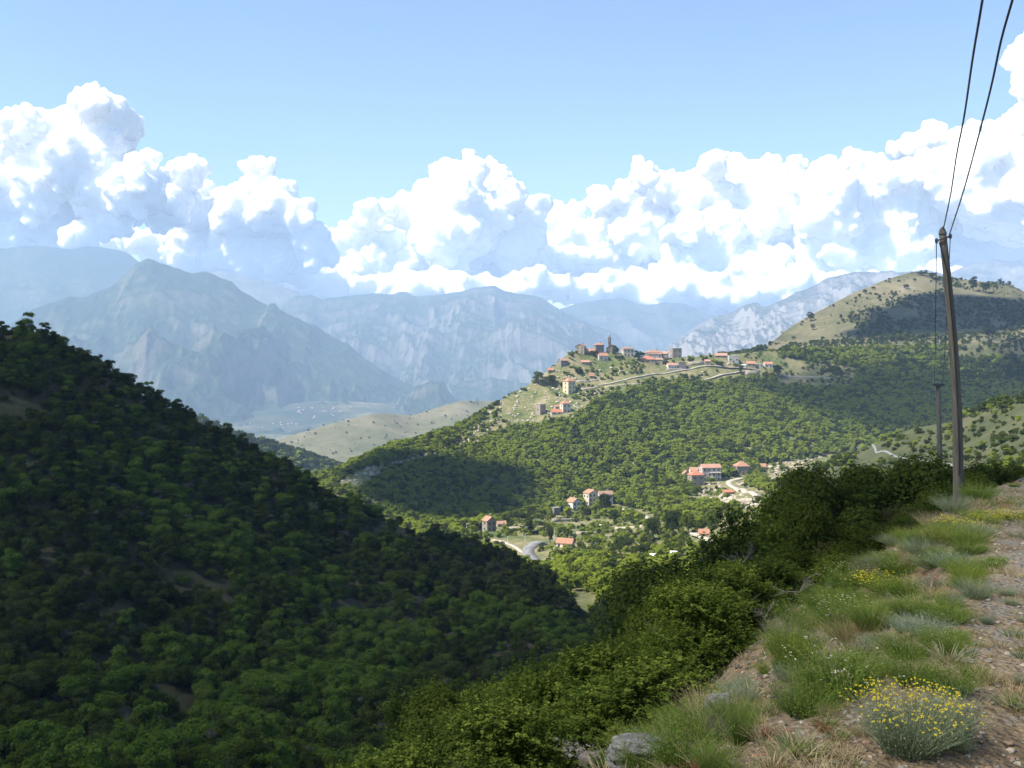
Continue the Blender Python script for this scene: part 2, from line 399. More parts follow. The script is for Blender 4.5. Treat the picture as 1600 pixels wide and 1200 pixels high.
# --- valley and village hill
C = [300, 500, 600, 700, 800, 850, 900, 950, 1000, 1060, 1130, 1200, 1300, 1450, 1700]
def cst(z, D): return [(HY - z * F / D, D)] * len(C)
k4 = [(800, 560), (775, 570), (765, 585), (790, 590), (797, 600), (800, 605), (798, 610), (790, 615), (783, 620), (768, 632), (752, 650), (745, 665), (738, 680), (720, 690), (715, 700)]
k5 = [(780, 620), (760, 620), (725, 650), (730, 670), (710, 700), (690, 715), (680, 730), (680, 740), (680, 745), (675, 755), (668, 765), (660, 775), (650, 790), (640, 810), (635, 820)]
k6 = [(765, 650), (752, 655), (706, 690), (682, 740), (655, 790), (640, 805), (620, 820), (612, 830), (606, 835), (604, 845), (604, 855), (602, 870), (600, 880), (598, 900), (596, 920)]
k7 = [(760, 660), (748, 668), (702, 705), (674, 760), (617, 830), (584, 850), (549, 872), (552, 885), (556, 890), (557, 895), (556, 905), (549, 925), (548, 950), (545, 980), (545, 1000)]
bed = [(HY + 95 * F / 330, 330)] * 2 + [(HY + z * F / 330, 330) for z in (90, 84, 79, 78, 77, 77, 76, 72, 66, 60, 58, 56, 54)]
loft('village_hill', M['g_village'], C, [cst(-72, 235), bed, [(HY + z * F / 430, 430) for z in (110, 105, 98, 92, 90, 89, 88, 87, 85, 80, 72, 66, 62, 58, 55)], [(HY + z * F / 520, 520) for z in (112, 108, 100, 96, 95, 95, 94, 93, 90, 86, 79, 74, 72, 68, 66)], k4, k5, k6, k7], 340, 220,
     lambda V, T: 2.2 * fbm(V / np.array([45, 45, 100]), 5, 4) * np.clip(T * 3, .3, 1) + .5 * np.round(V[:, 2] / 3.0 - V[:, 2] / 3.0), back=(140, 120))
# --- far right hill behind the village
C = [1120, 1195, 1230, 1300, 1350, 1400, 1440, 1480, 1530, 1570, 1610, 1700, 1800]
r0 = [(650, 850)] * len(C)
r1 = [(565, 930), (565, 950), (562, 960), (556, 960), (556, 965), (552, 970), (548, 975), (545, 980), (540, 985), (538, 990), (536, 990), (530, 1000), (525, 1000)]
r2 = [(562, 960), (556, 1000), (545, 1050), (535, 1060), (530, 1070), (524, 1080), (520, 1090), (516, 1100), (512, 1100), (510, 1100), (508, 1100), (505, 1100), (500, 1100)]
r3 = [(560, 970), (548, 1030), (530, 1120), (505, 1160), (485, 1180), (474, 1200), (468, 1210), (470, 1210), (476, 1200), (480, 1190), (490, 1180), (500, 1170), (510, 1160)]
r4 = [(560, 980), (543, 1050), (514, 1180), (475, 1250), (450, 1300), (432, 1340), (424, 1360), (434, 1360), (440, 1330), (443, 1310), (460, 1290), (500, 1270), (540, 1250)]
loft('right_hill', M['g_pasture'], C, [r0, r1, r2, r3, r4], 220, 160, lambda V, T: 4.0 * fbm(V / 90, 5, 6) * np.clip(1.15 - T, .25, 1), back=(250, 160))
# --- spur in front of it on the right
C = [1150, 1200, 1270, 1340, 1400, 1480, 1540, 1600, 1700, 1850]
s0 = [(1000, 205), (980, 195), (950, 172), (920, 150), (890, 130), (875, 115), (865, 105), (850, 95), (840, 90), (830, 85)]
s1 = [(810, 420), (800, 400), (780, 350), (765, 330), (755, 300), (750, 280), (735, 260), (725, 240), (715, 225), (700, 210)]
s2 = [(792, 500), (775, 480), (748, 440), (722, 410), (712, 380), (700, 350), (680, 330), (668, 310), (655, 300), (640, 290)]
s3 = [(790, 530), (765, 520), (730, 480), (705, 450), (678, 430), (660, 400), (640, 375), (622, 355), (600, 340), (580, 330)]
loft('right_spur', M['g_heath'], C, [s0, s1, s2, s3], 180, 100, dn(1.6, 30, 4, 8), back=(110, 80))
# --- tan ridge and green spur beyond the valley
C = [200, 330, 420, 480, 540, 600, 640, 680, 730, 775, 850, 1000]
t3 = [(740, 1900), (716, 1950), (692, 2000), (673, 2050), (656, 2100), (646, 2150), (649, 2200), (638, 2250), (626, 2300), (627, 2350), (650, 2400), (700, 2400)]
loft('tan_ridge', M['g_tan'], C, [[(860, 1300)] * 12, between([(800, 1500)] * 12, t3, .5), t3], 220, 110, lambda V, T: 16 * (ridged(V / 260, 4, 11) - .4) * np.clip(1.1 - T, .15, 1), back=(500, 200))
C = [150, 250, 340, 400, 450, 515, 560, 640]
t3 = [(620, 1050), (645, 1100), (669, 1150), (686, 1180), (701, 1200), (722, 1220), (742, 1230), (790, 1240)]
loft('green_spur', M['g_heath'], C, [[(900, 800)] * 8, between([(830, 900)] * 8, t3, .5), t3], 140, 70, dn(5, 60, 4, 12), back=(300, 200))

# --- valley floor reaching the horizon
xs = np.linspace(-11500, 11500, 120); ys = np.concatenate([np.linspace(-3000, 1500, 12), np.linspace(1700, 11100, 130)])
X, Y = np.meshgrid(xs, ys); V = np.stack([X.ravel(), Y.ravel(), X.ravel() * 0 - 345], 1); V[:, 2] += 70 * fbm(V / 900, 4, 21) * np.clip((V[:, 1] - 2500) / 2000, 0, 1)
ii = np.arange(X.size).reshape(X.shape); q = np.stack([ii[:-1, :-1], ii[:-1, 1:], ii[1:, 1:], ii[1:, :-1]], -1).reshape(-1, 4)
o = link('ground', mesh_np('ground', V, q, M['g_valley'], smooth=True), kind='structure')
TERR['ground'] = dict(V=V, Q=q, o=o, bvh=BVHTree.FromPolygons([tuple(a) for a in V.tolist()], q.tolist()))

# --- mountains
def mountain(name, m, crest, Dc, Df, amp, sc, seed, nx=420, ny=150, foot=-360, back=900, mid=None, spur=None):
    C = [c[0] for c in crest]; nr = 5; rows = []
    for i in range(nr):
        f = i / (nr - 1); row = []
        for k, c in enumerate(crest):
            d1 = c[2] if len(c) > 2 else Dc; zc = (HY - c[1]) / F * d1; D = Df + (d1 - Df) * f
            z = foot + (zc - foot) * f ** 1.35; row.append((HY - z * F / D, D))
        rows.append(row)
    def disp(V, T):
        r = ridged(V / np.array([sc, sc * 1.6, sc * 4]), 6, seed) - .42
        e = np.clip(np.sin(np.clip(T, 0, 1) * math.pi * .93 + .12), .0, 1)
        cr = (ridged(V / np.array([sc * .25, sc * .25, sc]), 4, seed + 31) - .42)
        return amp * r * e + amp * .2 * cr * np.clip(e + .15, 0, 1)
    return loft(name, m, C, rows, nx, ny, disp, back=(back, 900))
mountain('mountain_far_left', M['mt_veg'], [(-700, 400), (-300, 396), (-100, 392), (0, 386), (60, 382), (110, 388), (135, 384), (165, 388), (195, 394), (215, 408), (260, 440), (330, 480), (450, 560)], 9000, 6600, 340, 1500, 41)
mountain('mountain_left', M['mt_veg'], [(-500, 600), (-200, 560), (-60, 528), (0, 512), (40, 494), (75, 482), (100, 470), (128, 466), (150, 454), (172, 446), (195, 425), (215, 409), (232, 405), (250, 412), (280, 420), (300, 426), (322, 424), (345, 440), (385, 462), (430, 486), (475, 504), (530, 535), (575, 565), (620, 592), (660, 615), (700, 640), (760, 660)], 6500, 4300, 560, 900, 43, nx=520, ny=190)
mountain('mountain_snowy', M['mt_snow'], [(260, 440), (320, 428), (345, 424), (370, 430), (400, 436), (430, 446), (465, 458), (500, 478), (530, 492), (560, 500), (640, 540)], 9900, 8600, 260, 1500, 47)
mountain('mountain_center', M['mt_mix'], [(380, 520), (440, 480), (485, 462), (505, 468), (530, 464), (555, 460), (590, 458), (605, 461), (632, 454), (650, 460), (690, 458), (725, 452), (750, 448), (770, 446), (790, 452), (808, 455), (830, 459), (850, 468), (870, 481), (900, 494), (950, 520), (1000, 550), (1060, 590), (1150, 640)], 9000, 5700, 560, 1000, 53, nx=620, ny=240)
mountain('mountain_back', M['mt_mix'], [(760, 540), (820, 510), (870, 486), (900, 476), (935, 470), (968, 467), (990, 472), (1012, 476), (1040, 473), (1062, 474), (1085, 482), (1105, 489), (1135, 492), (1180, 500), (1260, 520)], 10100, 8400, 340, 1300, 59)
mountain('mountain_right', M['mt_rock'], [(960, 590), (1020, 555), (1060, 528), (1090, 508), (1118, 494), (1140, 488), (1165, 478), (1183, 473), (1192, 480), (1215, 472), (1245, 456), (1275, 446), (1292, 438), (1315, 434), (1335, 427), (1360, 424), (1400, 422), (1440, 421), (1480, 432), (1540, 450), (1640, 480)], 7000, 4400, 430, 650, 61, nx=620, ny=240)
mountain('mountain_far_right', M['mt_rock'], [(1380, 470), (1440, 445), (1485, 427), (1515, 414), (1530, 412), (1548, 407), (1575, 409), (1600, 407), (1650, 412), (1720, 405), (1850, 430), (2100, 450)], 9500, 6500, 380, 800, 67)

# ------------------------------------------------------------------ foliage meshes
def unit(v): return v / np.maximum(np.linalg.norm(v, axis=-1, keepdims=True), 1e-9)
def leaf_tris(c, nrm, s, rng, narrow=1.0):
    n = len(c); r = unit(rng.normal(size=(n, 3))); t = unit(np.cross(nrm, r)); b = np.cross(nrm, t) * narrow
    a = rng.random(n) * 6.28; out = []
    for k in range(3):
        an = a + k * 2.094 + rng.normal(size=n) * .25; out.append(c + s[:, None] * (t * np.cos(an)[:, None] + b * np.sin(an)[:, None]))
    return np.stack(out, 1).reshape(-1, 3)
def crown_pts(rng, n, R, H, z0, nl, shell=.3):
    """points spread over the outer layers of a lobed crown"""
    L = [(np.array([0, 0, z0 + H * .45]), R * .62)]
    for i in range(nl):
        a = rng.random() * 6.28; rr = R * (.35 + .38 * rng.random()); hh = z0 + H * (.18 + .68 * rng.random() ** .9)
        fall = 1 - .35 * abs((hh - z0) / H - .4); L.append((np.array([rr * math.cos(a) * fall, rr * math.sin(a) * fall, hh]), R * (.26 + .2 * rng.random())))
    w_ = np.array([l[1] ** 2 for l in L]); ix = rng.choice(len(L), n * 2, p=w_ / w_.sum())
    cen = np.array([l[0] for l in L])[ix]; rad = np.array([l[1] for l in L])[ix]
    d = unit(rng.normal(size=(n * 2, 3))); d[:, 2] = np.where(d[:, 2] < -.35, -d[:, 2], d[:, 2])
    rr = rad * (1 - shell * rng.random(n * 2) ** 1.5) * (1 + .17 * rng.normal(size=n * 2)); p = cen + d * rr[:, None] * np.array([1, 1, .85])
    keep = np.ones(n * 2, bool)
    for c, r in L: keep &= np.linalg.norm((p - c) / np.array([1, 1, .85]), axis=1) > r * .62
    p = p[keep][:n]; d = d[keep][:n]; return p, d
def crown_mesh(name, seed, n, leaf, R, H, z0, nl, m):
    rng = np.random.default_rng(seed); p, d = crown_pts(rng, n, R, H, z0, nl, .5)
    nr = unit(d + rng.normal(size=d.shape) * .42 + np.array([0, 0, .55])); s = leaf * (.6 + .8 * rng.random(len(p)))
    V = leaf_tris(p, nr, s, rng); return mesh_np(name, V, np.arange(len(V)).reshape(-1, 3), m)
def trunk_mesh(name, seed, H, r, R, m):
    rng = random.Random(seed); b = MB(); pts = [(0, 0, -.6)]; 
    lean = rng.uniform(-.2, .2); 
    for k in range(1, 5): pts.append((lean * k * .5 + rng.uniform(-.1, .1), rng.uniform(-.12, .12) * k, H * .62 * k / 4))
    b.tube(pts, [r * 1.25, r, r * .8, r * .6, r * .35], 6)
    for k in range(5):
        a = k * 1.3 + rng.random(); z = H * (.2 + .08 * k); e = (math.cos(a) * R * .6, math.sin(a) * R * .6, z + H * .32)
        b.tube([pts[2], ((pts[2][0] + e[0]) * .5, e[1] * .45, z + H * .1), e], [r * .5, r * .35, r * .12], 5, cap=False)
    return b.mesh(name, m)
M['leaf_spring'] = leafmat('spring green oak leaves', (.125, .165, .020), (.20, .24, .034))
KINDS = [('leaf_dark', 'dense dark green evergreen oak'), ('leaf_mid', 'rounded mid green tree'), ('leaf_bright', 'fresh bright green leafy tree'), ('leaf_olive', 'dull olive green bushy tree'), ('leaf_brown', 'brownish green scrubby tree'), ('leaf_grey', 'grey bare-twigged tree')]
NEARP = {}; FARP = {}
for ki, (mk, _) in enumerate(KINDS):
    NEARP[mk] = [crown_mesh('crown', 100 + ki * 10 + j, 2700 if mk != 'leaf_grey' else 1300, .13, (2.5, 2.15, 1.75)[j], (2.7, 3.6, 5.0)[j], (.6, .8, .7)[j], (8, 12, 10)[j], M[mk]) for j in range(3)]
    FARP[mk] = [crown_mesh('crown', 300 + ki * 10 + j, 560, .34, 2.4, 3.6 + .5 * j, .4, 7 + j, M['leaf_spring' if mk == 'leaf_bright' else mk]) for j in range(2)]
TRUNKS = [trunk_mesh('trunk', k, 4.5, .16, 2.2, M['bark']) for k in range(3)]

def proto_collection(name, meshes):
    c = bpy.data.collections.new(name)
    for k, me in enumerate(meshes):
        o = bpy.data.objects.new('proto_%03d' % k, me); c.objects.link(o)
    return c
def scatter(name, pts, idx, scl, rot, coll, label, cat, kind='stuff', tilt=None):
    me = bpy.data.meshes.new(name); me.vertices.add(len(pts)); me.vertices.foreach_set('co', np.asarray(pts, np.float32).ravel())
    for nm, ty, arr in (('idx', 'INT', idx), ('scl', 'FLOAT', scl)):
        a = me.attributes.new(nm, ty, 'POINT'); a.data.foreach_set('value', np.asarray(arr, np.int32 if ty == 'INT' else np.float32))
    a = me.attributes.new('rot', 'FLOAT_VECTOR', 'POINT'); R3 = np.zeros((len(pts), 3), np.float32); R3[:, 2] = rot
    if tilt is not None: R3[:, 0] = tilt[:, 0]; R3[:, 1] = tilt[:, 1]
    a.data.foreach_set('vector', R3.ravel())
    o = link(name, me, kind=kind); tag(o, label, cat)
    g = bpy.data.node_groups.new(name, 'GeometryNodeTree'); g.interface.new_socket('Geometry', in_out='INPUT', socket_type='NodeSocketGeometry'); g.interface.new_socket('Geometry', in_out='OUTPUT', socket_type='NodeSocketGeometry')
    nn = g.nodes; gi = nn.new('NodeGroupInput'); go = nn.new('NodeGroupOutput'); ip = nn.new('GeometryNodeInstanceOnPoints'); ci = nn.new('GeometryNodeCollectionInfo')
    ci.inputs['Collection'].default_value = coll; ci.inputs['Separate Children'].default_value = True; ci.inputs['Reset Children'].default_value = True
    def na(nm, ty):
        x = nn.new('GeometryNodeInputNamedAttribute'); x.data_type = ty; x.inputs[0].default_value = nm; return x.outputs[0]
    L = g.links.new
    L(gi.outputs[0], ip.inputs['Points']); L(ci.outputs[0], ip.inputs['Instance']); ip.inputs['Pick Instance'].default_value = True
    L(na('idx', 'INT'), ip.inputs['Instance Index']); L(na('scl', 'FLOAT'), ip.inputs['Scale']); L(na('rot', 'FLOAT_VECTOR'), ip.inputs['Rotation'])
    L(ip.outputs[0], go.inputs[0]); md = o.modifiers.new('scatter', 'NODES'); md.node_group = g; return o

# ------------------------------------------------------------------ roads, walls and houses on the village hill
VH = ['village_hill', 'right_hill', 'right_spur']
AVOID = []           # (x, y, r)
def resample(pts, step):
    out = [pts[0]]
    for a, b in zip(pts[:-1], pts[1:]):
        n_ = max(1, int((Vector(b) - Vector(a)).length / step))
        for k in range(1, n_ + 1): out.append(tuple(Vector(a).lerp(Vector(b), k / n_)))
    return out
def ribbon(name, pix, width, m, names=VH, lift=.06, keep=2.5):
    pts = [hit(px, py, names) for px, py in pix]; pts = [p for p in pts if p is not None]
    pts = resample([tuple(p) for p in pts], 3.0); 
    P2 = np.array(pts); 
    for _ in range(3): P2[1:-1] = (P2[:-2] + P2[1:-1] * 2 + P2[2:]) / 4
    V = []; n_ = len(P2)
    for k in range(n_):
        d = P2[min(k + 1, n_ - 1)] - P2[max(k - 1, 0)]; d[2] = 0; d /= max(np.linalg.norm(d), 1e-6); s = np.array([-d[1], d[0], 0])
        zc = max(down(P2[k][0] + s[0] * w_, P2[k][1] + s[1] * w_, names) or P2[k][2] for w_ in (-width / 2, 0, width / 2))
        for w_, dz in ((-width / 2, -.8), (-width / 2, 0), (width / 2, 0), (width / 2, -.8)): V.append((P2[k][0] + s[0] * w_, P2[k][1] + s[1] * w_, zc + lift + dz))
        AVOID.append((P2[k][0], P2[k][1], width / 2 + keep))
        AVOID.append((P2[k][0], P2[k][1] - width * 1.2, width / 2 + keep * .7))
    q = [(4*k + j, 4*k + j + 1, 4*k + j + 5, 4*k + j + 4) for k in range(n_ - 1) for j in range(3)]
    return link(name, mesh_np(name, V, np.array(q), m), kind='structure')
ribbon('road', [(846, 846), (836, 848), (827, 854), (824, 862), (832, 872), (849, 886)], 5.5, M['asphalt'])
ribbon('road', [(770, 843), (785, 846), (798, 850), (810, 857), (822, 865)], 2.6, M['track'])
ribbon('track', [(957, 790), (975, 796), (996, 803), (1012, 808), (1028, 814)], 3.2, M['track'])
ribbon('track', [(1160, 747), (1146, 750), (1137, 753), (1147, 761), (1164, 768), (1184, 776)], 4.0, M['track'])
ribbon('track', [(1076, 778), (1090, 783), (1112, 784)], 2.6, M['track'])
ribbon('track', [(1084, 836), (1105, 843), (1127, 852)], 3.0, M['track'])
ribbon('track', [(935, 602), (950, 600), (975, 594), (1000, 589), (1030, 584), (1060, 580), (1090, 574), (1104, 572)], 2.2, M['track'], keep=3)
ribbon('track', [(1104, 572), (1130, 574), (1160, 576), (1187, 579)], 2.8, M['track'], keep=3)
ribbon('track', [(1098, 594), (1120, 589), (1150, 582), (1170, 580)], 2.4, M['track'], keep=3)
ribbon('track', [(1340, 697), (1370, 708), (1420, 718), (1480, 724), (1530, 730)], 1.0, M['asphalt'], keep=2)

def house(px, py, wpx, hpx, label, wall='stone', roof='tile', kind='gable', yaw=0, ratio=.8, win=(2, 2), side=(1, 1), rh=.26, names=VH, group='houses of the hill village', cat='house', chimney=True, door=True, over=.35, name='house', extra=None, sink=4.0):
    p = hit(px, py, names)
    if p is None: print('NO GROUND', px, py); return None
    D = p.y; a = math.radians(yaw); tot = wpx * D / F; W = tot / (abs(math.cos(a)) + ratio * abs(math.sin(a))); L = W * ratio; H = hpx * D / F
    root = empty(name, (p.x, p.y + L * .5, p.z), a, label, cat, group); hr = H * rh if kind != 'flat' else 0; hw = H - hr
    AVOID.append((p.x, p.y + L * .5, max(W, L) * .62 + 1.5)); AVOID.append((p.x, p.y - L * .3, W * .5)); AVOID.append((p.x, p.y - L * .9, W * .4))
    w2, l2 = W / 2, L / 2; b = MB(); b.quad_box(-w2, -l2, -sink, w2, l2, hw)
    if kind == 'gable':           # ridge runs left to right
        for sx_ in (-w2, w2): b.face([(sx_, -l2, hw), (sx_, l2, hw), (sx_, 0, hw + hr - .02)])
    elif kind == 'gable_front':   # ridge runs away from the viewer
        for sy in (-l2, l2): b.face([(-w2, sy, hw), (w2, sy, hw), (0, sy, hw + hr - .02)])
    b.build('wall', M[wall], root)
    r = MB(); o_ = over; t = .18
    def slab(q):
        qq = [Vector(x) for x in q]; nn = (qq[1] - qq[0]).cross(qq[2] - qq[0]).normalized()
        if nn.z < 0: qq = qq[::-1]; nn = -nn
        up = [x + Vector((0, 0, t)) for x in qq]; r.face(up); r.face(qq[::-1])
        for i in range(len(qq)): j = (i + 1) % len(qq); r.face([qq[i], qq[j], up[j], up[i]])
    if kind == 'gable':
        e = hr * o_ / l2
        for s in (-1, 1): slab([(-w2 - o_, s * (l2 + o_), hw - e), (w2 + o_, s * (l2 + o_), hw - e), (w2 + o_, 0, hw + hr), (-w2 - o_, 0, hw + hr)])
    elif kind == 'gable_front':
        e = hr * o_ / w2
        for s in (-1, 1): slab([(s * (w2 + o_), -l2 - o_, hw - e), (s * (w2 + o_), l2 + o_, hw - e), (0, l2 + o_, hw + hr), (0, -l2 - o_, hw + hr)])
    elif kind == 'hip':
        k = min(w2, l2) * .95; rx = max(w2 - k, .05); ry = max(l2 - k, .05); A = w2 + o_; B = l2 + o_; zt = hw + hr
        R0, R1, R2, R3 = (-rx, -ry, zt), (rx, -ry, zt), (rx, ry, zt), (-rx, ry, zt)
        slab([(-A, -B, hw), (A, -B, hw), R1, R0]); slab([(A, -B, hw), (A, B, hw), R2, R1]); slab([(A, B, hw), (-A, B, hw), R3, R2]); slab([(-A, B, hw), (-A, -B, hw), R0, R3])
    elif kind == 'shed':
        slab([(-w2 - o_, -l2 - o_, hw), (w2 + o_, -l2 - o_, hw), (w2 + o_, l2 + o_, hw + hr), (-w2 - o_, l2 + o_, hw + hr)])
    else: r.quad_box(-w2 - .12, -l2 - .12, hw, w2 + .12, l2 + .12, hw + .25)
    ro = r.build('roof', M[roof], root)
    if chimney and kind != 'flat':
        c = MB(); cx = w2 * .45; c.quad_box(cx - .35, .3, hw, cx + .35, 1.0, hw + hr + .9); c.quad_box(cx - .45, .2, hw + hr + .9, cx + .45, 1.1, hw + hr + 1.05); c.build('chimney', M['stone'], ro)
    rows, cols = win; ww = min(.95, W / max(cols, 1) * .45)
    def window(x, y, z, face):
        f = MB(); g = MB(); s_ = .1
        if face == 'f': f.quad_box(x - ww/2 - s_, y - .08, z - .15, x + ww/2 + s_, y + .02, z + 1.45); g.quad_box(x - ww/2, y - .11, z, x + ww/2, y - .075, z + 1.3)
        else: f.quad_box(y - (.08 if x < 0 else .02), x2 - ww/2 - s_, z - .15, y + (.02 if x < 0 else .08), x2 + ww/2 + s_, z + 1.45); g.quad_box(y - (.11 if x < 0 else -.075), x2 - ww/2, z, y - (.075 if x < 0 else -.11), x2 + ww/2, z + 1.3)
        fo = f.build('window', M['plaster_grey'], root); g.build('pane', M['glass'], fo)
    for i in range(rows):
        z = hw * (i + .5) / rows - .65
        for j in range(cols):
            if door and i == 0 and j == cols // 2: continue
            window(-w2 + W * (j + .5) / cols, -l2, max(z, .4), 'f')
    srows, scols = side
    for i in range(srows):
        z = max(hw * (i + .5) / srows - .65, .4)
        for j in range(scols):
            x2 = -l2 + L * (j + .5) / scols
            for sg in (-1, 1): window(sg, sg * w2, z, 's')
    if door and rows:
        j = cols // 2; x = -w2 + W * (j + .5) / cols; d = MB(); d.quad_box(x - .5, -l2 - .06, 0, x + .5, -l2 + .02, 2.1); d.build('door', M['shutter'], root)
    if extra: extra(root, W, L, hw, hr)
    return root
V_ = 'houses of the hilltop village'; LO = 'houses in the valley below the village'
house(908, 551, 18, 13.5, 'tall stone house with orange gable roof at the far left end of the hilltop ridge', 'stone', 'tile', 'gable_front', -18, 1.0, (2, 2), (2, 2), group=V_)
house(921, 549, 17, 8, 'low stone house with long orange roof between the two tall ridge houses', 'stone', 'tile', 'gable', 5, .7, (1, 3), (1, 1), group=V_, rh=.45)
house(936, 551, 16, 15, 'tall square stone house with orange hipped roof just left of the bell tower', 'stone_grey', 'tile', 'hip', 12, .9, (3, 2), (3, 1), group=V_, rh=.2)
house(941, 563.5, 19, 12, 'cream cottage with orange roof directly below the bell tower', 'plaster', 'tile', 'gable', 20, .8, (1, 2), (1, 1), group=V_, rh=.35)
house(958, 552, 21, 13.5, 'grey stone church nave with steep gable beside the bell tower', 'stone_grey', 'tile_old', 'gable_front', -8, 1.5, (1, 1), (1, 3), group=V_, rh=.4, cat='church', name='church', chimney=False)
house(981, 557, 19, 15, 'beige two storey house with brown hipped roof right of the church', 'plaster_pink', 'tile_old', 'hip', 10, .8, (2, 3), (2, 2), group=V_, rh=.2)
house(1022, 556, 25, 13.5, 'wide grey stone house with brown hipped roof in the middle of the ridge', 'stone', 'tile_old', 'hip', 4, .7, (1, 3), (1, 1), group=V_, rh=.35)
house(1023, 561, 22, 11.5, 'whitish plastered house with three dark windows below the wide hipped roof', 'plaster_grey', 'tile_pink', 'gable', 2, .5, (1, 3), (1, 1), group=V_, rh=.3)
house(1012.5, 567, 23, 10.5, 'house with the brightest red roof at the foot of the ridge village', 'stone', 'tile_bright', 'hip', 0, .8, (1, 3), (1, 1), group=V_, rh=.5)
house(1030, 569, 13, 9.5, 'small stone annex right of the brightest red roof', 'stone', 'tile_old', 'gable', -8, .8, (1, 1), (1, 1), group=V_)
house(1039.5, 557, 12, 11.5, 'stone house with pale orange roof behind the wide hipped house', 'stone', 'tile_pink', 'gable', -20, .9, (2, 2), (2, 1), group=V_)
house(1057, 559, 17, 14.5, 'tall roofless stone house with flat top at the right end of the old ridge', 'stone', 'stone', 'flat', 10, .9, (2, 2), (2, 2), group=V_)
house(1050.5, 577, 16, 9.5, 'small white house with pale pink roof beside the upper track', 'plaster_white', 'tile_pink', 'gable', 8, .7, (1, 3), (1, 1), group=V_, rh=.3)
house(1066, 577, 12, 11, 'blocky stone building right of the small white house', 'stone_grey', 'stone', 'flat', 5, .8, (1, 1), (1, 1), group=V_)
house(1106, 571, 8.5, 9, 'small square stone hut where the upper tracks meet', 'stone', 'tile_pink', 'gable', 0, .9, (1, 1), (1, 1), group=V_)
house(1127, 559, 19, 7, 'low house whose faded pink roof shows above the ridge line', 'stone', 'tile_pink', 'gable', 0, .6, (1, 2), (1, 1), group=V_, rh=.5)
house(1146, 567, 16, 10.5, 'flat roofed pale building with white roof edge near the ridge line', 'plaster_grey', 'white', 'flat', 4, .7, (1, 3), (1, 1), group=V_)
house(1174, 573.5, 13, 9, 'brown walled house with orange roof above the retaining wall', 'stone', 'tile', 'gable', 0, .8, (1, 2), (1, 1), group=V_, rh=.4)
house(1162, 574, 7, 4.5, 'tiny pale lean-to shed beside the brown walled house', 'plaster_white', 'white', 'shed', 0, .8, (0, 0), (0, 0), group=V_, chimney=False, door=False)
house(1187, 574, 9, 5.5, 'low grey garage between the two orange roofed cottages', 'plaster_grey', 'concrete', 'flat', 0, .8, (1, 2), (0, 0), group=V_, door=False)
house(1201, 575, 13.5, 9.5, 'white cottage with orange roof at the right end of the village', 'plaster_white', 'tile', 'gable', 3, .8, (1, 2), (1, 1), group=V_, rh=.35)
house(889.5, 615, 20, 24, 'tall narrow tower house with orange hipped roof on the slope below the village', 'render_yellow', 'tile', 'hip', 40, .85, (3, 2), (3, 1), group=V_, rh=.2)
house(883.5, 645, 17, 19, 'two storey house with orange hipped roof lowest on the village slope', 'plaster', 'tile', 'hip', 22, .9, (2, 2), (2, 1), group=V_, rh=.25)
house(870, 648, 17, 8.5, 'long low outbuilding with bright orange roof in front of the lowest house', 'plaster_grey', 'tile_bright', 'gable', 2, .5, (1, 2), (0, 0), group=V_, rh=.5, chimney=False)
house(870, 641, 8, 8, 'small annex with orange roof behind the long low outbuilding', 'plaster', 'tile', 'gable', 10, .9, (1, 1), (0, 0), group=V_, chimney=False)
house(845, 648, 16, 16, 'roofless stone ruin left of the lowest orange roofs', 'stone', 'stone', 'flat', 38, 1.0, (1, 1), (1, 1), group=V_)
house(924, 591, 9, 8, 'small hut with orange roof on the terraces above the tower house', 'stone', 'tile', 'gable', 12, .9, (1, 1), (0, 0), group=V_, chimney=False, rh=.5)
house(860, 583, 11, 8, 'little house with orange roof on the left shoulder of the hill', 'stone', 'tile', 'gable', 14, .9, (1, 1), (1, 1), group=V_, rh=.4)
house(880, 573, 14, 13, 'grey stone house half hidden on the rocks left of the ridge houses', 'stone_grey', 'tile_old', 'gable', 20, .9, (2, 2), (2, 1), group=V_)
house(914.5, 570, 13, 7, 'low hut with pale orange roof below the tall left stone house', 'stone', 'tile_pink', 'gable', 6, .8, (1, 2), (0, 0), group=V_, rh=.4, chimney=False)
# valley houses
def balcony(root, W, L, hw, hr):
    for k in (1, 2):
        b = MB(); z = hw * k / 3 - .1; b.quad_box(-W * .1, -L / 2 - 1.6, z - .2, W * .5, -L / 2 - .03, z); b.build('balcony', M['concrete'], root)
        r = MB()
        for i in range(7): x = -W * .1 + W * .6 * i / 6; r.quad_box(x - .03, -L / 2 - 1.58, z + .004, x + .03, -L / 2 - 1.52, z + .9)
        r.quad_box(-W * .1, -L / 2 - 1.58, z + .904, W * .5, -L / 2 - 1.5, z + .97); r.build('railing', M['metal'], root)
house(1089, 760, 25, 23, 'stone house with hipped red-orange roof at the front of the valley hamlet', 'stone', 'tile_bright', 'hip', 14, .75, (2, 2), (2, 1), group=LO, rh=.25)
house(1072.5, 748, 11, 12, 'small house with orange roof at the left end of the hamlet', 'plaster', 'tile', 'gable_front', 8, .9, (1, 1), (1, 1), group=LO, rh=.35)
house(1089, 746, 22, 15, 'older house with faded roof behind the red hipped roof of the hamlet', 'plaster_pink', 'tile_pink', 'gable', 6, .6, (1, 2), (1, 1), group=LO, rh=.3)
house(1111, 752, 32, 26, 'large whitish three storey house with balconies in the hamlet', 'plaster_grey', 'tile_pink', 'gable', 8, .5, (3, 4), (3, 1), group=LO, rh=.18, extra=balcony)
house(1160.5, 742, 23, 20, 'square stone house with pyramid orange roof above the pale track', 'stone', 'tile', 'hip', 8, .9, (1, 3), (1, 2), group=LO, rh=.35)
house(1191, 733, 13.5, 8, 'little orange roofed hut right of the pyramid roofed house', 'plaster_pink', 'tile', 'gable', -6, .8, (1, 1), (0, 0), group=LO, rh=.5, chimney=False)
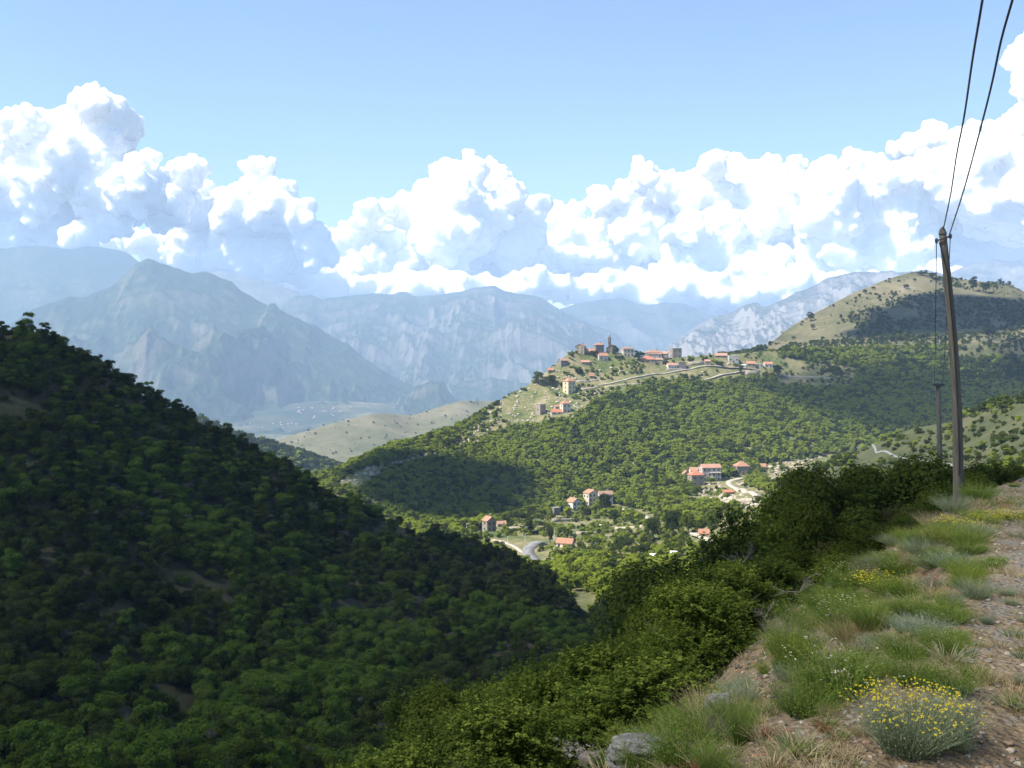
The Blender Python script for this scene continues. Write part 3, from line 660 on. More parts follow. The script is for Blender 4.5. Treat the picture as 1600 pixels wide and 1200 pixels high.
house(1139, 775, 17, 8, 'half ruined stone shed with broken red tiles below the pale track', 'stone', 'tile_bright', 'shed', 12, .7, (0, 0), (0, 0), group=LO, rh=.3, chimney=False, door=False)
house(925, 791, 26, 25, 'tall cream house with orange roof and yellow bands in the valley', 'plaster', 'tile', 'gable_front', 30, .75, (3, 3), (2, 2), group=LO, rh=.18)
house(946, 790, 24, 22, 'wide grey roofed wing joined to the tall cream valley house', 'plaster_grey', 'tile_old', 'gable', 12, .55, (2, 3), (2, 1), group=LO, rh=.2)
house(897, 798, 22, 19, 'white gabled cottage with orange roof left of the tall cream house', 'plaster_white', 'tile', 'gable_front', 35, 1.0, (2, 2), (1, 1), group=LO, rh=.28)
house(869, 805, 14, 11, 'grey flat roofed stone barn left of the white gabled cottage', 'stone_grey', 'stone_grey', 'flat', 25, .8, (1, 1), (0, 0), group=LO)
house(764, 831, 22, 23, 'narrow stone house with orange roof at the far left of the valley', 'stone', 'tile', 'gable_front', 34, .9, (2, 2), (2, 1), group=LO, rh=.25)
house(783, 823, 15, 8, 'low annex with faded pink roof right of the narrow stone house', 'plaster_grey', 'tile_pink', 'gable', 12, .7, (1, 2), (0, 0), group=LO, rh=.45, chimney=False)
def terrace(root, W, L, hw, hr):
    b = MB(); b.quad_box(-W * .75, -L / 2 - 4.5, -1.5, W * .25, -L / 2 - .05, .15); b.build('terrace', M['white'], root)
house(884, 857.5, 29, 15, 'single storey villa with salmon roof and white terrace beside the road bend', 'plaster_pink', 'tile', 'gable', -22, .6, (1, 3), (1, 1), group=LO, rh=.4, extra=terrace)
house(1101, 839, 17, 11, 'tiny stone hut with orange roof beside the lower walled track', 'plaster_pink', 'tile', 'gable', -10, .8, (1, 1), (0, 0), group=LO, rh=.45, chimney=False)
house(1022, 873, 9, 6, 'small white garden shed among the trees of the valley floor', 'plaster_white', 'white', 'shed', 10, .8, (0, 0), (0, 0), group=LO, chimney=False, door=False, cat='shed', name='shed')
house(1054, 868, 11, 5, 'low whitish shed at the edge of the bare valley plot', 'plaster_white', 'white', 'shed', -12, .6, (0, 0), (0, 0), group=LO, chimney=False, door=False, cat='shed', name='shed')
# bell tower
p = hit(952.5, 548, VH); t = empty('bell_tower', (p.x, p.y + 3, p.z), math.radians(12), 'slender stone bell tower with pointed top rising above the hilltop village', 'bell tower')
D = p.y; H = 30 * D / F; b = MB(); s = 1.15; b.quad_box(-s, -s, -4, s, s, H * .58); b.quad_box(-s - .15, -s - .15, H * .58, s + .15, s + .15, H * .61); b.build('tower_shaft', M['stone_grey'], t)
b = MB(); 
for sx_ in (-1, 1):
    for sy in (-1, 1): b.quad_box(min(sx_ * s, sx_ * (s - .55)), min(sy * s, sy * (s - .55)), H * .61, max(sx_ * s, sx_ * (s - .55)), max(sy * s, sy * (s - .55)), H * .80)
b.quad_box(-s - .15, -s - .15, H * .80, s + .15, s + .15, H * .83); b.build('belfry', M['stone_grey'], t)
b = MB(); z0 = H * .83; z1 = H; q = [(-s, -s, z0), (s, -s, z0), (s, s, z0), (-s, s, z0)]
for k in range(4): b.face([q[k], q[(k + 1) % 4], (0, 0, z1)])
b.face(q[::-1]); b.build('spire', M['stone_grey'], t); AVOID.append((p.x, p.y + 3, 4))
# stone terrace walls
def wall_line(pix, h, m, label, names=VH, th=.6):
    pts = [hit(*q, names) for q in pix]; pts = [tuple(p) for p in pts if p is not None]
    if len(pts) < 2: return
    pts = resample(pts, 4); V = []
    for k, p in enumerate(pts):
        z = down(p[0], p[1], names) or p[2]; j = .12 * math.sin(k * 2.3)
        for dy, dz in ((0, -1), (0, h + j), (th, h + j), (th, -1)): V.append((p[0], p[1] + dy, z + dz))
    n_ = len(pts); q = [(4*k + j, 4*k + (j + 1) % 4, 4*k + 4 + (j + 1) % 4, 4*k + 4 + j) for k in range(n_ - 1) for j in range(4)] + [(0, 3, 2, 1), (4*n_ - 4, 4*n_ - 3, 4*n_ - 2, 4*n_ - 1)]
    tag(link('terrace_wall', mesh_np('terrace_wall', V, np.array(q), M[m])), label, 'wall', 'stone terrace walls')
    for p in pts: AVOID.append((p[0], p[1] - 1.5, 2.2))
wall_line([(1164, 588), (1187, 588)], 5.0, 'stone', 'tall brown retaining wall under the orange roofed cottages')
wall_line([(1040, 579), (1072, 578)], 1.6, 'stone_grey', 'grey wall in front of the small white ridge house')
wall_line([(1075, 572), (1100, 570)], 3.5, 'stone', 'stone wall along the track left of the square hut')
wall_line([(905, 610), (938, 605)], 1.6, 'rock', 'pale terrace wall right of the tower house')
wall_line([(900, 597), (935, 595)], 1.4, 'rock', 'upper pale terrace wall above the tower house')
wall_line([(945, 606), (1000, 601)], 1.2, 'rock', 'long dry stone wall under the upper track')
wall_line([(1222, 588), (1300, 592)], 1.5, 'rock', 'pale terrace wall right of the village trees')
wall_line([(862, 815), (905, 812)], 1.6, 'rock', 'dry stone wall below the flat roofed barn')
wall_line([(900, 835), (960, 830)], 1.3, 'rock', 'terrace wall above the salmon roofed villa')
wall_line([(935, 822), (1010, 822)], 1.3, 'rock', 'terrace wall across the middle valley meadows')
wall_line([(1130, 788), (1185, 783)], 1.6, 'rock', 'pale wall under the bare plot of the hamlet')
wall_line([(790, 828), (830, 826)], 1.4, 'rock', 'pale wall right of the pink roofed annex')
# lamp posts in the valley
for px, y1, y0, lb in ((746.6, 831, 842, 'pale lamp post in front of the narrow stone house'), (820.5, 834, 858, 'tallest pale lamp post standing at the road junction'), (866, 825, 846, 'pale post in front of the dark trees left of the villa'), (793, 838, 850, 'short pale post beside the narrow lane'), (729, 818, 836, 'leftmost post at the edge of the dark woods')):
    p = hit(px, y0, VH)
    if p is None: continue
    h = (y0 - y1) * p.y / F; t = empty('lamp_post', tuple(p), 0, lb, 'lamp post', 'posts along the valley road'); b = MB(); b.tube([(0, 0, -.5), (0, 0, h)], [.16, .11], 6); b.build('post', M['concrete'], t)
    b = MB(); b.tube([(0, 0, h - .1), (.5, -.2, h + .1), (1.1, -.4, h + .12)], .07, 5); b.build('arm', M['concrete'], t)
# parked vehicles by the villa are only pale specks
def car(px, py, rz, m, label):
    p = hit(px, py, VH)
    t = empty('parked_car', tuple(p), rz, label, 'car', 'cars parked in the valley'); b = MB()
    prof = [(-2.0, .35), (-2.0, .85), (-1.3, .95), (-.7, 1.42), (.7, 1.42), (1.2, .98), (2.0, .85), (2.0, .35)]
    for s_ in (-.8, .8): b.face([(x, s_, z) for x, z in prof])
    for (x0, z0), (x1, z1) in zip(prof, prof[1:] + prof[:1]): b.face([(x0, -.8, z0), (x1, -.8, z1), (x1, .8, z1), (x0, .8, z0)])
    b.build('body', m, t)
    for x in (-1.25, 1.25):
        for s_ in (-.82, .64): b = MB(); b.tube([(x, s_, .32), (x, s_ + .18, .32)], .32, 10); b.build('wheel', M['metal'], t)
    b = MB(); b.face([(-1.15, -.81, .98), (.95, -.81, .98), (.62, -.81, 1.34), (-.66, -.81, 1.34)]); b.build('window', M['glass'], t); AVOID.append((p.x, p.y - 2, 5))
car(866, 878, .4, M['white'], 'white car parked below the salmon roofed villa')
car(905, 797, .1, M['white'], 'white car parked beside the white gabled cottage')
car(848, 852, .1, M['metal'], 'dark car stopped at the top of the road bend')

# ------------------------------------------------------------------ trees
AV = np.array(AVOID)
def clear_of(p):
    ok = np.ones(len(p), bool)
    for a in AV: ok &= (p[:, 0] - a[0]) ** 2 + (p[:, 1] - a[1]) ** 2 > a[2] ** 2
    return ok
def pick(prob, n, rng): return rng.choice(len(KINDS), n, p=np.array(prob) / sum(prob))
FARCOL = proto_collection('far_crowns', [FARP[k][j] for k, _ in KINDS for j in range(2)])
NEARCOL = proto_collection('hill_crowns', [NEARP[k][j] for k, _ in KINDS for j in range(3)])

# left hill: the nearest three hundred as trees of their own, the rest as one mass
p, px, py = sample('left_hill', .27, rs, (-120, 960))
ps = np.stack([p[:, 0], p[:, 1], p[:, 0] * 0], 1)
ok = (p[:, 1] > 62) & ~((fbm(ps / 30, 3, 77) > .62) & (rs.random(len(p)) < .7)) & (py < 1330) & (py > 450)
ok &= ~(inpoly(px, py, [(130, 1040), (220, 1045), (345, 1120), (350, 1190), (190, 1170)]) & (rs.random(len(p)) < .75))
p = p[ok]; px = px[ok]; py = py[ok]; ps = ps[ok]
zone = .75 * fbm(ps / 38, 3, 55) + .38 * rs.normal(size=len(p)); low_ = np.clip((py - 600) / 500, 0, 1)
kind = np.where(zone + low_ * .25 > .72, 2, np.where(zone + low_ * .25 > .0, 1, np.where(zone > -.45, 0, np.where(rs.random(len(p)) < .5, 4, 3))))
rr = rs.random(len(p)); kind = np.where(rr < .06, 5, np.where(rr < .16, 3, kind))
size = np.clip(.46 + .62 * rs.random(len(p)) ** 1.3 + .35 * (kind == 2) * rs.random(len(p)) - .2 * (kind >= 4), .4, 1.7)
infr = (px > -20) & (px < 905) & (py < 1215) & (HY - F * (p[:, 2] + 3) / p[:, 1] < 1195)
near_b = lambda X, Y: X - (-3 + Y * .0)      # keep the ones the near bushes do not hide
hidden = py > 1195 - (px - 520) * .53
infr &= ~((px > 500) & hidden)
order = np.argsort(np.where(infr, p[:, 1], 1e9)); ind = order[:300]; rest = np.setdiff1d(np.arange(len(p)), ind)
LAB = ['dense dark green evergreen oak in the thick wood of the shaded left hillside', 'rounded mid green tree in the thick wood of the shaded left hillside', 'fresh bright green leafy tree low on the shaded left hillside', 'dull olive green bushy tree on the shaded left hillside', 'brownish green scrubby tree on the shaded left hillside', 'grey twiggy half bare tree among the green ones on the left hillside']
def where_words(px, py, side='left hillside'):
    v = 'on the ridge' if py < 700 else 'high up' if py < 800 else 'halfway up' if py < 920 else 'lower down' if py < 1020 else 'low down' if py < 1110 else 'at the foot'
    h = 'at the left edge' if px < 90 else 'left of its middle' if px < 250 else 'near its middle' if px < 400 else 'right of its middle' if px < 540 else 'towards the gully' if px < 700 else 'beside the gully'
    return v + ' of the left hill ' + h
SHORT = ['dark green oak', 'rounded mid green tree', 'bright green tree', 'dull olive green tree', 'brownish scrubby tree', 'grey twiggy tree']
base = {}
for i in ind:
    k = int(kind[i]); v_ = int(rs.integers(3)); key = (k, v_)
    loc = tuple(p[i] - np.array([0, 0, .3])); rz = rs.random() * 6.28; s = float(size[i]); lb = ('small ' if s < .85 else 'large ' if s > 1.15 else '') + SHORT[k] + ' ' + where_words(px[i], py[i])
    if key not in base:
        r = empty('tree', loc, rz, lb, 'tree', 'trees on the left hillside', s); c = link('crown', NEARP[KINDS[k][0]][v_], r); t = link('trunk', TRUNKS[v_], r); base[key] = (r, [c, t])
    else: copy_thing(*base[key], loc, rz, s, lb)
scatter('hillside_wood', p[rest] - np.array([0, 0, .3]), kind[rest] * 3 + rs.integers(0, 3, len(rest)), size[rest], rs.random(len(rest)) * 6.28, NEARCOL, 'thick dark green wood covering the shaded left hillside', 'wood')

# village hill woods
def hillwood(tname, dens, prob, bare, name, label, seed, pthin=None, smin=.7, smax=1.25, box=(-60, 1660), nb=.93, extra_ok=None, zs=40):
    rng = np.random.default_rng(seed); p, px, py = sample(tname, dens, rng, box); ok = clear_of(p) & (p[:, 1] > 250 if tname != 'right_spur' else p[:, 1] > 130)
    ps = np.stack([p[:, 0], p[:, 1], p[:, 0] * 0], 1); nz = fbm(ps / zs, 3, seed)
    for poly, d in bare:
        m_ = inpoly(px + rng.normal(size=len(p)) * 3, py + rng.normal(size=len(p)) * 2, poly); ok &= ~(m_ & ((rng.random(len(p)) > d) | (nz < -.25)))
    if extra_ok is not None: ok &= extra_ok(p, px, py, rng, nz)
    p = p[ok]; nz = nz[ok]; px = px[ok]; py = py[ok]
    kd = pick(prob, len(p), rng); kd = np.where((nz > .5) & (rng.random(len(p)) < .5), 1, kd)
    sz = smin + (smax - smin) * rng.random(len(p))
    for poly, d in bare: sz = np.where(inpoly(px, py, poly), sz * .62, sz)
    scatter(name, p - np.array([0, 0, .5]), kd * 2 + rng.integers(0, 2, len(p)), sz, rng.random(len(p)) * 6.28, FARCOL, label, 'wood'); return len(p)
bareV = [([(790, 620), (850, 575), (895, 545), (925, 560), (960, 575), (1040, 575), (1100, 570), (1220, 560), (1230, 590), (1170, 590), (1100, 592), (1000, 600), (930, 625), (905, 650), (850, 665), (800, 670), (740, 700), (690, 710), (600, 740), (560, 770), (520, 760), (560, 735), (640, 715), (700, 700), (760, 650)], .52),
         ([(860, 560), (1215, 548), (1215, 566), (1060, 578), (900, 575)], .45),
         ([(740, 830), (830, 808), (900, 805), (1000, 815), (1080, 825), (1130, 850), (1060, 885), (980, 885), (900, 870), (820, 880), (740, 850)], .45),
         ([(1080, 755), (1140, 745), (1220, 780), (1200, 800), (1090, 790)], .18), ([(1120, 800), (1200, 790), (1180, 850), (1110, 845)], .18),
         ([(1185, 725), (1400, 700), (1480, 780), (1250, 800), (1200, 760)], .40),
         ([(885, 925), (930, 925), (925, 985), (895, 1000)], .05), ([(1215, 560), (1340, 575), (1330, 610), (1215, 605)], .5)]
hillwood('village_hill', .135, [.06, .24, .60, .08, .02, .0], bareV, 'village_hill_wood', 'green oak wood covering the slope below the hilltop village', 201)
hillwood('right_hill', .11, [.5, .30, .05, .15, 0, 0], [([(1180, 560), (1230, 505), (1300, 462), (1350, 440), (1440, 415), (1475, 425), (1475, 455), (1400, 470), (1330, 490), (1280, 530)], .05), ([(1230, 545), (1700, 510), (1700, 560), (1400, 560), (1230, 570)], .35), ([(1330, 480), (1480, 455), (1700, 440), (1700, 515), (1400, 530), (1240, 545)], .50), ([(1480, 420), (1700, 430), (1700, 470), (1480, 465)], .4)],
         'right_hill_wood', 'scattered dark trees on the hill behind the village', 202, smin=.45, smax=1.6)
hillwood('right_spur', .14, [.25, .40, .2, .1, .05, 0], [([(1330, 730), (1340, 690), (1420, 672), (1600, 632), (1700, 620), (1700, 900), (1250, 900), (1150, 800), (1260, 735)], .5)], 'spur_scrub', 'bushes scattered over the slope of the right spur', 203, smin=.3, smax=.95)
hillwood('green_spur', .05, [.5, .4, .1, 0, 0, 0], [], 'spur_wood', 'wood on the small green spur beyond the left hill', 204, smin=1, smax=1.8)
hillwood('tan_ridge', .0009, [.7, .3, 0, 0, 0, 0], [], 'ridge_bushes', 'few dark bushes dotted over the tan ridge', 205, smin=.4, smax=1.3)
# single trees that stand out
def tree_at(px, py, wpx, hpx, mk, label, names=VH, group='single trees that stand out around the village', thin=1.0, far=True):
    p = hit(px, py, names)
    if p is None: return
    D = p.y; r = empty('tree', (p.x, p.y, p.z - .4), random.random() * 6, label, 'tree', group, (wpx * D / F / 4.8, wpx * D / F / 4.8, hpx * D / F / 4.6))
    link('crown', NEARP[mk][random.randrange(3)], r); link('trunk', TRUNKS[random.randrange(3)], r)
for a in ((962, 560, 20, 18, 'leaf_dark', 'dark round tree in front of the grey church gable'), (997, 563, 20, 14, 'leaf_dark', 'dark tree between the beige house and the red roof'), (928, 556, 16, 12, 'leaf_dark', 'green tree under the low orange ridge roof'), (1004, 556, 14, 11, 'leaf_dark', 'dark rounded tree on the skyline left of the wide stone house'), (995, 550, 8, 9, 'leaf_dark', 'small dark tree on the skyline right of the beige house'),
          (1125, 572, 18, 11, 'leaf_dark', 'broad dark tree behind the upper track junction'), (1158, 586, 13, 18, 'leaf_dark', 'tall dark tree at the left end of the brown retaining wall'), (1080, 567, 11, 12, 'leaf_mid', 'green tree right of the blocky stone building'), (1215, 590, 22, 22, 'leaf_dark', 'big dark tree right of the white end cottage'), (1150, 572, 12, 8, 'leaf_bright', 'bright green bush in front of the flat roofed building'),
          (842, 600, 24, 22, 'leaf_mid', 'large green tree on the left skyline of the village hill'), (858, 602, 24, 22, 'leaf_dark', 'dark round tree beside the large one on the left shoulder'), (905, 583, 16, 11, 'leaf_dark', 'dark bush on the terraces above the tower house'), (878, 606, 11, 13, 'leaf_dark', 'dark bush touching the left wall of the tower house'), (1040, 570, 14, 9, 'leaf_mid', 'green bush above the small white ridge house'),
          (826, 836, 24, 26, 'leaf_dark', 'big dark round tree standing alone in the valley meadow'), (945, 806, 26, 38, 'leaf_dark', 'tall dark tree in front of the grey roofed wing'), (933, 806, 14, 18, 'leaf_dark', 'smaller dark tree in front of the tall cream house'), (958, 818, 22, 24, 'leaf_dark', 'dark tree left of the pale valley track'), (860, 850, 14, 20, 'leaf_dark', 'dark tree just above the villa road bend'), (987, 808, 13, 12, 'leaf_mid', 'green tree on the edge of the pale valley track'),
          (1020, 845, 40, 40, 'leaf_dark', 'large dark tree left of the tiny roadside hut'), (1050, 842, 44, 48, 'leaf_dark', 'largest dark spreading tree of the valley clump'), (1075, 838, 30, 40, 'leaf_mid', 'dark green tree at the right of the valley clump'), (1050, 765, 22, 24, 'leaf_dark', 'dark round tree left of the hamlet houses'), (1070, 770, 24, 22, 'leaf_mid', 'green tree in front of the small hamlet house'), (1090, 775, 20, 18, 'leaf_mid', 'green tree below the stone hamlet house'),
          (1110, 757, 20, 13, 'leaf_bright', 'bright leafy tree in front of the balcony house'), (975, 862, 40, 30, 'leaf_dark', 'dark tree in the middle of the valley orchard'), (1000, 868, 34, 24, 'leaf_dark', 'low dark tree right of the orchard tree'), (930, 880, 34, 24, 'leaf_mid', 'green tree below the villa garden'), (780, 862, 26, 20, 'leaf_mid', 'green tree in front of the narrow lane'), (858, 892, 26, 18, 'leaf_dark', 'dark bush at the lower end of the grey road'),
          (1352, 459, 9, 9, 'leaf_dark', 'dark round tree on the pale crest, upper one of two'), (1343, 465, 8, 7, 'leaf_dark', 'dark round tree on the pale crest, lower one of two'), (1364, 452, 8, 6, 'leaf_dark', 'small dark tree right of the two round crest trees'), (1393, 461, 8, 7, 'leaf_dark', 'dark round bush alone in the pale pasture'), (1416, 452, 12, 9, 'leaf_dark', 'biggest round tree in the middle of the pale pasture'), (1266, 502, 18, 13, 'leaf_dark', 'dark tree low on the left edge of the pale hill'),
          (1314, 499, 8, 9, 'leaf_dark', 'dark bush at the edge of the cloud shadow on the pale hill'), (1328, 498, 9, 9, 'leaf_dark', 'second dark bush beside the cloud shadow edge'), (1270, 516, 12, 9, 'leaf_olive', 'olive bush below the tree on the hill edge'), (1240, 530, 8, 7, 'leaf_olive', 'small olive bush near the foot of the pale hill'), (1337, 470, 8, 6, 'leaf_olive', 'small olive bush left of the round crest trees'),
          (1440, 430, 18, 8, 'leaf_dark', 'dark tree on the very top of the hill'), (1456, 434, 20, 9, 'leaf_dark', 'dark tree just right of the hilltop tree'), (1465, 441, 16, 9, 'leaf_dark', 'dark tree beside the pole on the hilltop'), (1520, 455, 22, 20, 'leaf_dark', 'dark dense tree on the skyline right of the pole'), (1540, 458, 20, 18, 'leaf_dark', 'dark tree beside the dense skyline tree'), (1562, 444, 12, 8, 'leaf_dark', 'round tree on the right skyline'), (1577, 448, 11, 8, 'leaf_dark', 'rightmost round tree on the right skyline'),
          (1545, 530, 26, 22, 'leaf_dark', 'dark tree standing on the brown band of the right hill'), (1581, 520, 12, 8, 'leaf_dark', 'small dark tree at the right of the brown band')):
    tree_at(*a)
def cypress(px, py, wpx, hpx, label):
    p = hit(px, py, VH); D = p.y; r = empty('cypress', (p.x, p.y, p.z - .4), 0, label, 'cypress', 'slim dark cypresses'); rng = np.random.default_rng(3)
    n_ = 1500; h = rng.random(n_); H = hpx * D / F; R = wpx * D / F / 2; a = rng.random(n_) * 6.28; rad = R * np.clip(np.sin(np.clip(h, 0, 1) ** .7 * 3.0) + .15, .05, 1) * (.75 + .3 * rng.random(n_))
    c = np.stack([rad * np.cos(a), rad * np.sin(a), .5 + h * H], 1); nr = unit(np.stack([np.cos(a), np.sin(a), .5 + a * 0], 1) + rng.normal(size=(n_, 3)) * .3)
    V = leaf_tris(c, nr, .35 * np.ones(n_), rng); link('crown', mesh_np('crown', V, np.arange(len(V)).reshape(-1, 3), M['leaf_dark']), r); b = MB(); b.tube([(0, 0, -.5), (0, 0, H * .8)], [.2, .08], 6); b.build('trunk', M['bark'], r)
cypress(1024, 765, 9, 37, 'tall slim dark cypress left of the valley hamlet'); cypress(1442, 582, 6, 15, 'small slim cypress in the woods left of the pole')

# pale rocks over the village slope: past counting
def rockmesh(seed, n_=2):
    rng = np.random.default_rng(seed); t = (1 + 5 ** .5) / 2
    v = unit(np.array([(-1,t,0),(1,t,0),(-1,-t,0),(1,-t,0),(0,-1,t),(0,1,t),(0,-1,-t),(0,1,-t),(t,0,-1),(t,0,1),(-t,0,-1),(-t,0,1)], float))
    f = [(0,11,5),(0,5,1),(0,1,7),(0,7,10),(0,10,11),(1,5,9),(5,11,4),(11,10,2),(10,7,6),(7,1,8),(3,9,4),(3,4,2),(3,2,6),(3,6,8),(3,8,9),(4,9,5),(2,4,11),(6,2,10),(8,6,7),(9,8,1)]
    for _ in range(n_ - 1):
        nf = []; vl = v.tolist(); ch = {}
        def mid(a, b):
            k = (min(a, b), max(a, b))
            if k not in ch: ch[k] = len(vl); vl.append(list((np.array(vl[a]) + np.array(vl[b])) / 2))
            return ch[k]
        for a, b, c in f: x, y, z = mid(a, b), mid(b, c), mid(c, a); nf += [(a, x, z), (b, y, x), (c, z, y), (x, y, z)]
        f = nf; v = unit(np.array(vl))
    return v, np.array(f)
def rock(name, seed, m, n_=2, flat=.6):
    v, f = rockmesh(seed, n_); v = v * (1 + .35 * fbm(v * 1.3 + seed * 7, 3, seed))[:, None] * np.array([1, .8, flat]); v = np.round(v * 3.2) / 3.2 * .35 + v * .65; return mesh_np(name, v, f, m)
ROCKCOL = proto_collection('rocks', [rock('boulder', k, M['rock']) for k in range(5)])
rng = np.random.default_rng(31); p, px, py = sample('village_hill', .085, rng); ok = np.zeros(len(p), bool)
for poly, _ in [bareV[0], bareV[5], bareV[3]]: ok |= inpoly(px, py, poly)
ok |= inpoly(px, py, [(590, 745), (700, 700), (800, 640), (850, 600), (850, 660), (740, 700), (640, 740)]); p = p[ok & clear_of(p)]; p = p[rng.random(len(p)) < .9]
scatter('hillside_boulders', p, rng.integers(0, 5, len(p)), .5 + 1.3 * rng.random(len(p)) ** 3, rng.random(len(p)) * 6, ROCKCOL, 'pale boulders and rock outcrops strewn over the village slope', 'rocks')

# tiny far houses in the big valley
rng = random.Random(9)
wl = MB(); wl.quad_box(-6, -4, -2, 6, 4, 6); wl = wl.mesh('wall', M['plaster_grey']); rf = MB()
for s_ in (-1, 1): rf.face([(-6.5, s_ * 4.5, 5.8), (6.5, s_ * 4.5, 5.8), (6.5, 0, 8.5), (-6.5, 0, 8.5)])
for s_ in (-6, 6): rf.face([(s_, -4, 6), (s_, 4, 6), (s_, 0, 8.4)])
rf = rf.mesh('roof', M['tile_pink']); first = None
for k in range(34):
    if k < 20: a, b_ = rng.uniform(465, 560), rng.uniform(636, 654)
    else: a, b_ = rng.uniform(390, 475), rng.uniform(661, 669)
    p = hit(a, b_, ['ground', 'mountain_left'])
    if p is None: continue
    s_ = rng.uniform(.45, .95)
    if first is None:
        r = empty('far_house', tuple(p), rng.uniform(0, 3), 'tiny pale house on the hazy valley floor far behind', 'house', 'tiny houses on the far valley floor', s_); first = (r, [link('wall', wl, r), link('roof', rf, r)])
    else: copy_thing(*first, tuple(p), rng.uniform(0, 3), s_)

# ------------------------------------------------------------------ near bushes on the slope under the verge
def sprig_bush(name, seed, m, H, R, nsp, nleaf, leaf, slen, tipw=1.0, droop=.2):
    rng = np.random.default_rng(seed); p, d = crown_pts(rng, nsp, R * .85, H * .95, H * .12, 9, .55)
    dirs = unit(d * .8 + np.array([0, 0, .75]) + rng.normal(size=d.shape) * .3); n_ = len(p)
    t = rng.random((n_, nleaf)); L_ = slen * (.6 + .8 * rng.random(n_))
    base_ = p - dirs * (L_ * .5)[:, None]
    c = base_[:, None, :] + dirs[:, None, :] * (t * L_[:, None])[:, :, None]; c[:, :, 2] -= droop * (t ** 2) * L_[:, None]
    c += rng.normal(size=c.shape) * (slen * .10 * (1.15 - t))[:, :, None]
    c = c.reshape(-1, 3); dd = np.repeat(dirs, nleaf, 0); nr = unit(dd * .35 + rng.normal(size=c.shape) * .45 + np.array([0, 0, .7])); s = leaf * (.6 + .7 * rng.random(len(c)))
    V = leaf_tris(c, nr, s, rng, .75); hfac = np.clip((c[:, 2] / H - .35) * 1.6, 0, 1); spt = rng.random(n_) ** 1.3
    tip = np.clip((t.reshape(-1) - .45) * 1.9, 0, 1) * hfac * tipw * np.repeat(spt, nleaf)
    return mesh_np(name, V, np.arange(len(V)).reshape(-1, 3), m, attrs={'tip': np.repeat(tip, 3)})
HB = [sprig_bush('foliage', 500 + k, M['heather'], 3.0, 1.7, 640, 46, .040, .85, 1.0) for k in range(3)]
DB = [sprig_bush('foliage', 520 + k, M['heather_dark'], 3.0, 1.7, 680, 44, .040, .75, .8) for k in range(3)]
M['heather_brown'] = leafmat('brownish scrub', (.040, .040, .016), (.085, .080, .032), tip=(.12, .12, .045))
BB = [sprig_bush('foliage', 530 + k, M['heather_brown'], 3.0, 1.7, 560, 34, .040, .75, .8) for k in range(2)]
GB = [crown_mesh('foliage', 540 + k, 24000, .042, 1.7, 2.9, .2, 12, M['leaf_mid']) for k in range(2)]
STEM = [trunk_mesh('stems', 50 + k, 3.0, .07, 1.5, M['bark']) for k in range(2)]
kinds_b = {'h': (HB, 'yellow-tipped tree heather bush on the slope below the verge'), 'd': (DB, 'dark green heather bush on the slope below the verge'), 'b': (BB, 'brown'), 'g': (GB, 'leafy mid green shrub on the slope below the verge')}
bb = {}
def bush(x, y, ztop, k, wscale=1.0, hmin=1.3):
    zg = float(near_z(np.array([x]), np.array([y]))[0]); h = max(hmin, ztop - zg); s = h / (3.5 if k != 'g' else 3.2); v_ = random.randrange(len(kinds_b[k][0])); key = (k, v_)
    ws = max(s, .5) * wscale * random.uniform(.9, 1.2); sc = (ws, ws, s); rz = random.random() * 6.28; loc = (x, y, zg - .1)
    qx = CX + F * x / y; dist = 'nearest the verge' if y < 11 else 'close below the verge' if y < 16 else 'a little way down the slope' if y < 25 else 'halfway down the slope' if y < 38 else 'far down the slope'
    pos = 'at the bottom left' if qx < 650 else 'above the bottom rocks' if qx < 800 else 'left of the bare bank' if qx < 950 else 'beside the bare bank' if qx < 1080 else 'under the valley houses' if qx < 1180 else 'in scrub left of the pole' if qx < 1300 else 'in the scrub nearer the pole' if qx < 1430 else 'around the foot of the poles'
    lb = ('low ' if h < 1.6 else 'tall ' if h > 3 else '') + {'h': 'yellow-tipped heather bush', 'd': 'dark heather bush', 'b': 'brownish thin-leaved bush', 'g': 'leafy green shrub'}[k] + ' ' + dist + ' ' + pos
    if key not in bb:
        r = empty('bush', loc, rz, lb, 'bush', 'bushes on the slope below the verge', sc); bb[key] = (r, [link('foliage', kinds_b[k][0][v_], r), link('stems', STEM[v_ % 2], r)])
    else: copy_thing(*bb[key], loc, rz, sc, lb)
# silhouette bushes: px, top py, distance, kind
SIL = [(520, 1205, 30, 'h'), (560, 1170, 31, 'h'), (600, 1130, 33, 'h'), (640, 1110, 36, 'h'), (690, 1068, 41, 'h'), (730, 1052, 42, 'h'), (770, 1035, 44, 'h'), (810, 1010, 50, 'h'), (850, 1000, 54, 'h'), (890, 998, 56, 'h'), (930, 985, 60, 'h'), (960, 968, 62, 'd'), (1000, 955, 65, 'g'), (1030, 930, 62, 'd'), (1055, 900, 60, 'd'), (1085, 878, 56, 'g'), (1115, 858, 54, 'd'), (1145, 830, 48, 'd'), (1170, 810, 46, 'd'), (1200, 790, 42, 'd'), (1235, 778, 41, 'd'), (1270, 765, 40, 'd'), (1300, 752, 38, 'd'), (1325, 742, 38, 'g'), (1350, 728, 38, 'd'), (1380, 713, 38, 'd'), (1410, 718, 38, 'g'), (1435, 722, 40, 'd'), (1460, 735, 38, 'd'), (1488, 745, 34, 'g'), (1520, 742, 40, 'g'), (1545, 705, 48, 'd'), (1575, 722, 50, 'g')]
for px, py, D, k in SIL:
    q = P(px, py, D); bush(q[0], q[1], q[2] + (.35 if px > 1190 else 0), k, .95)
rng = random.Random(77); placed = []
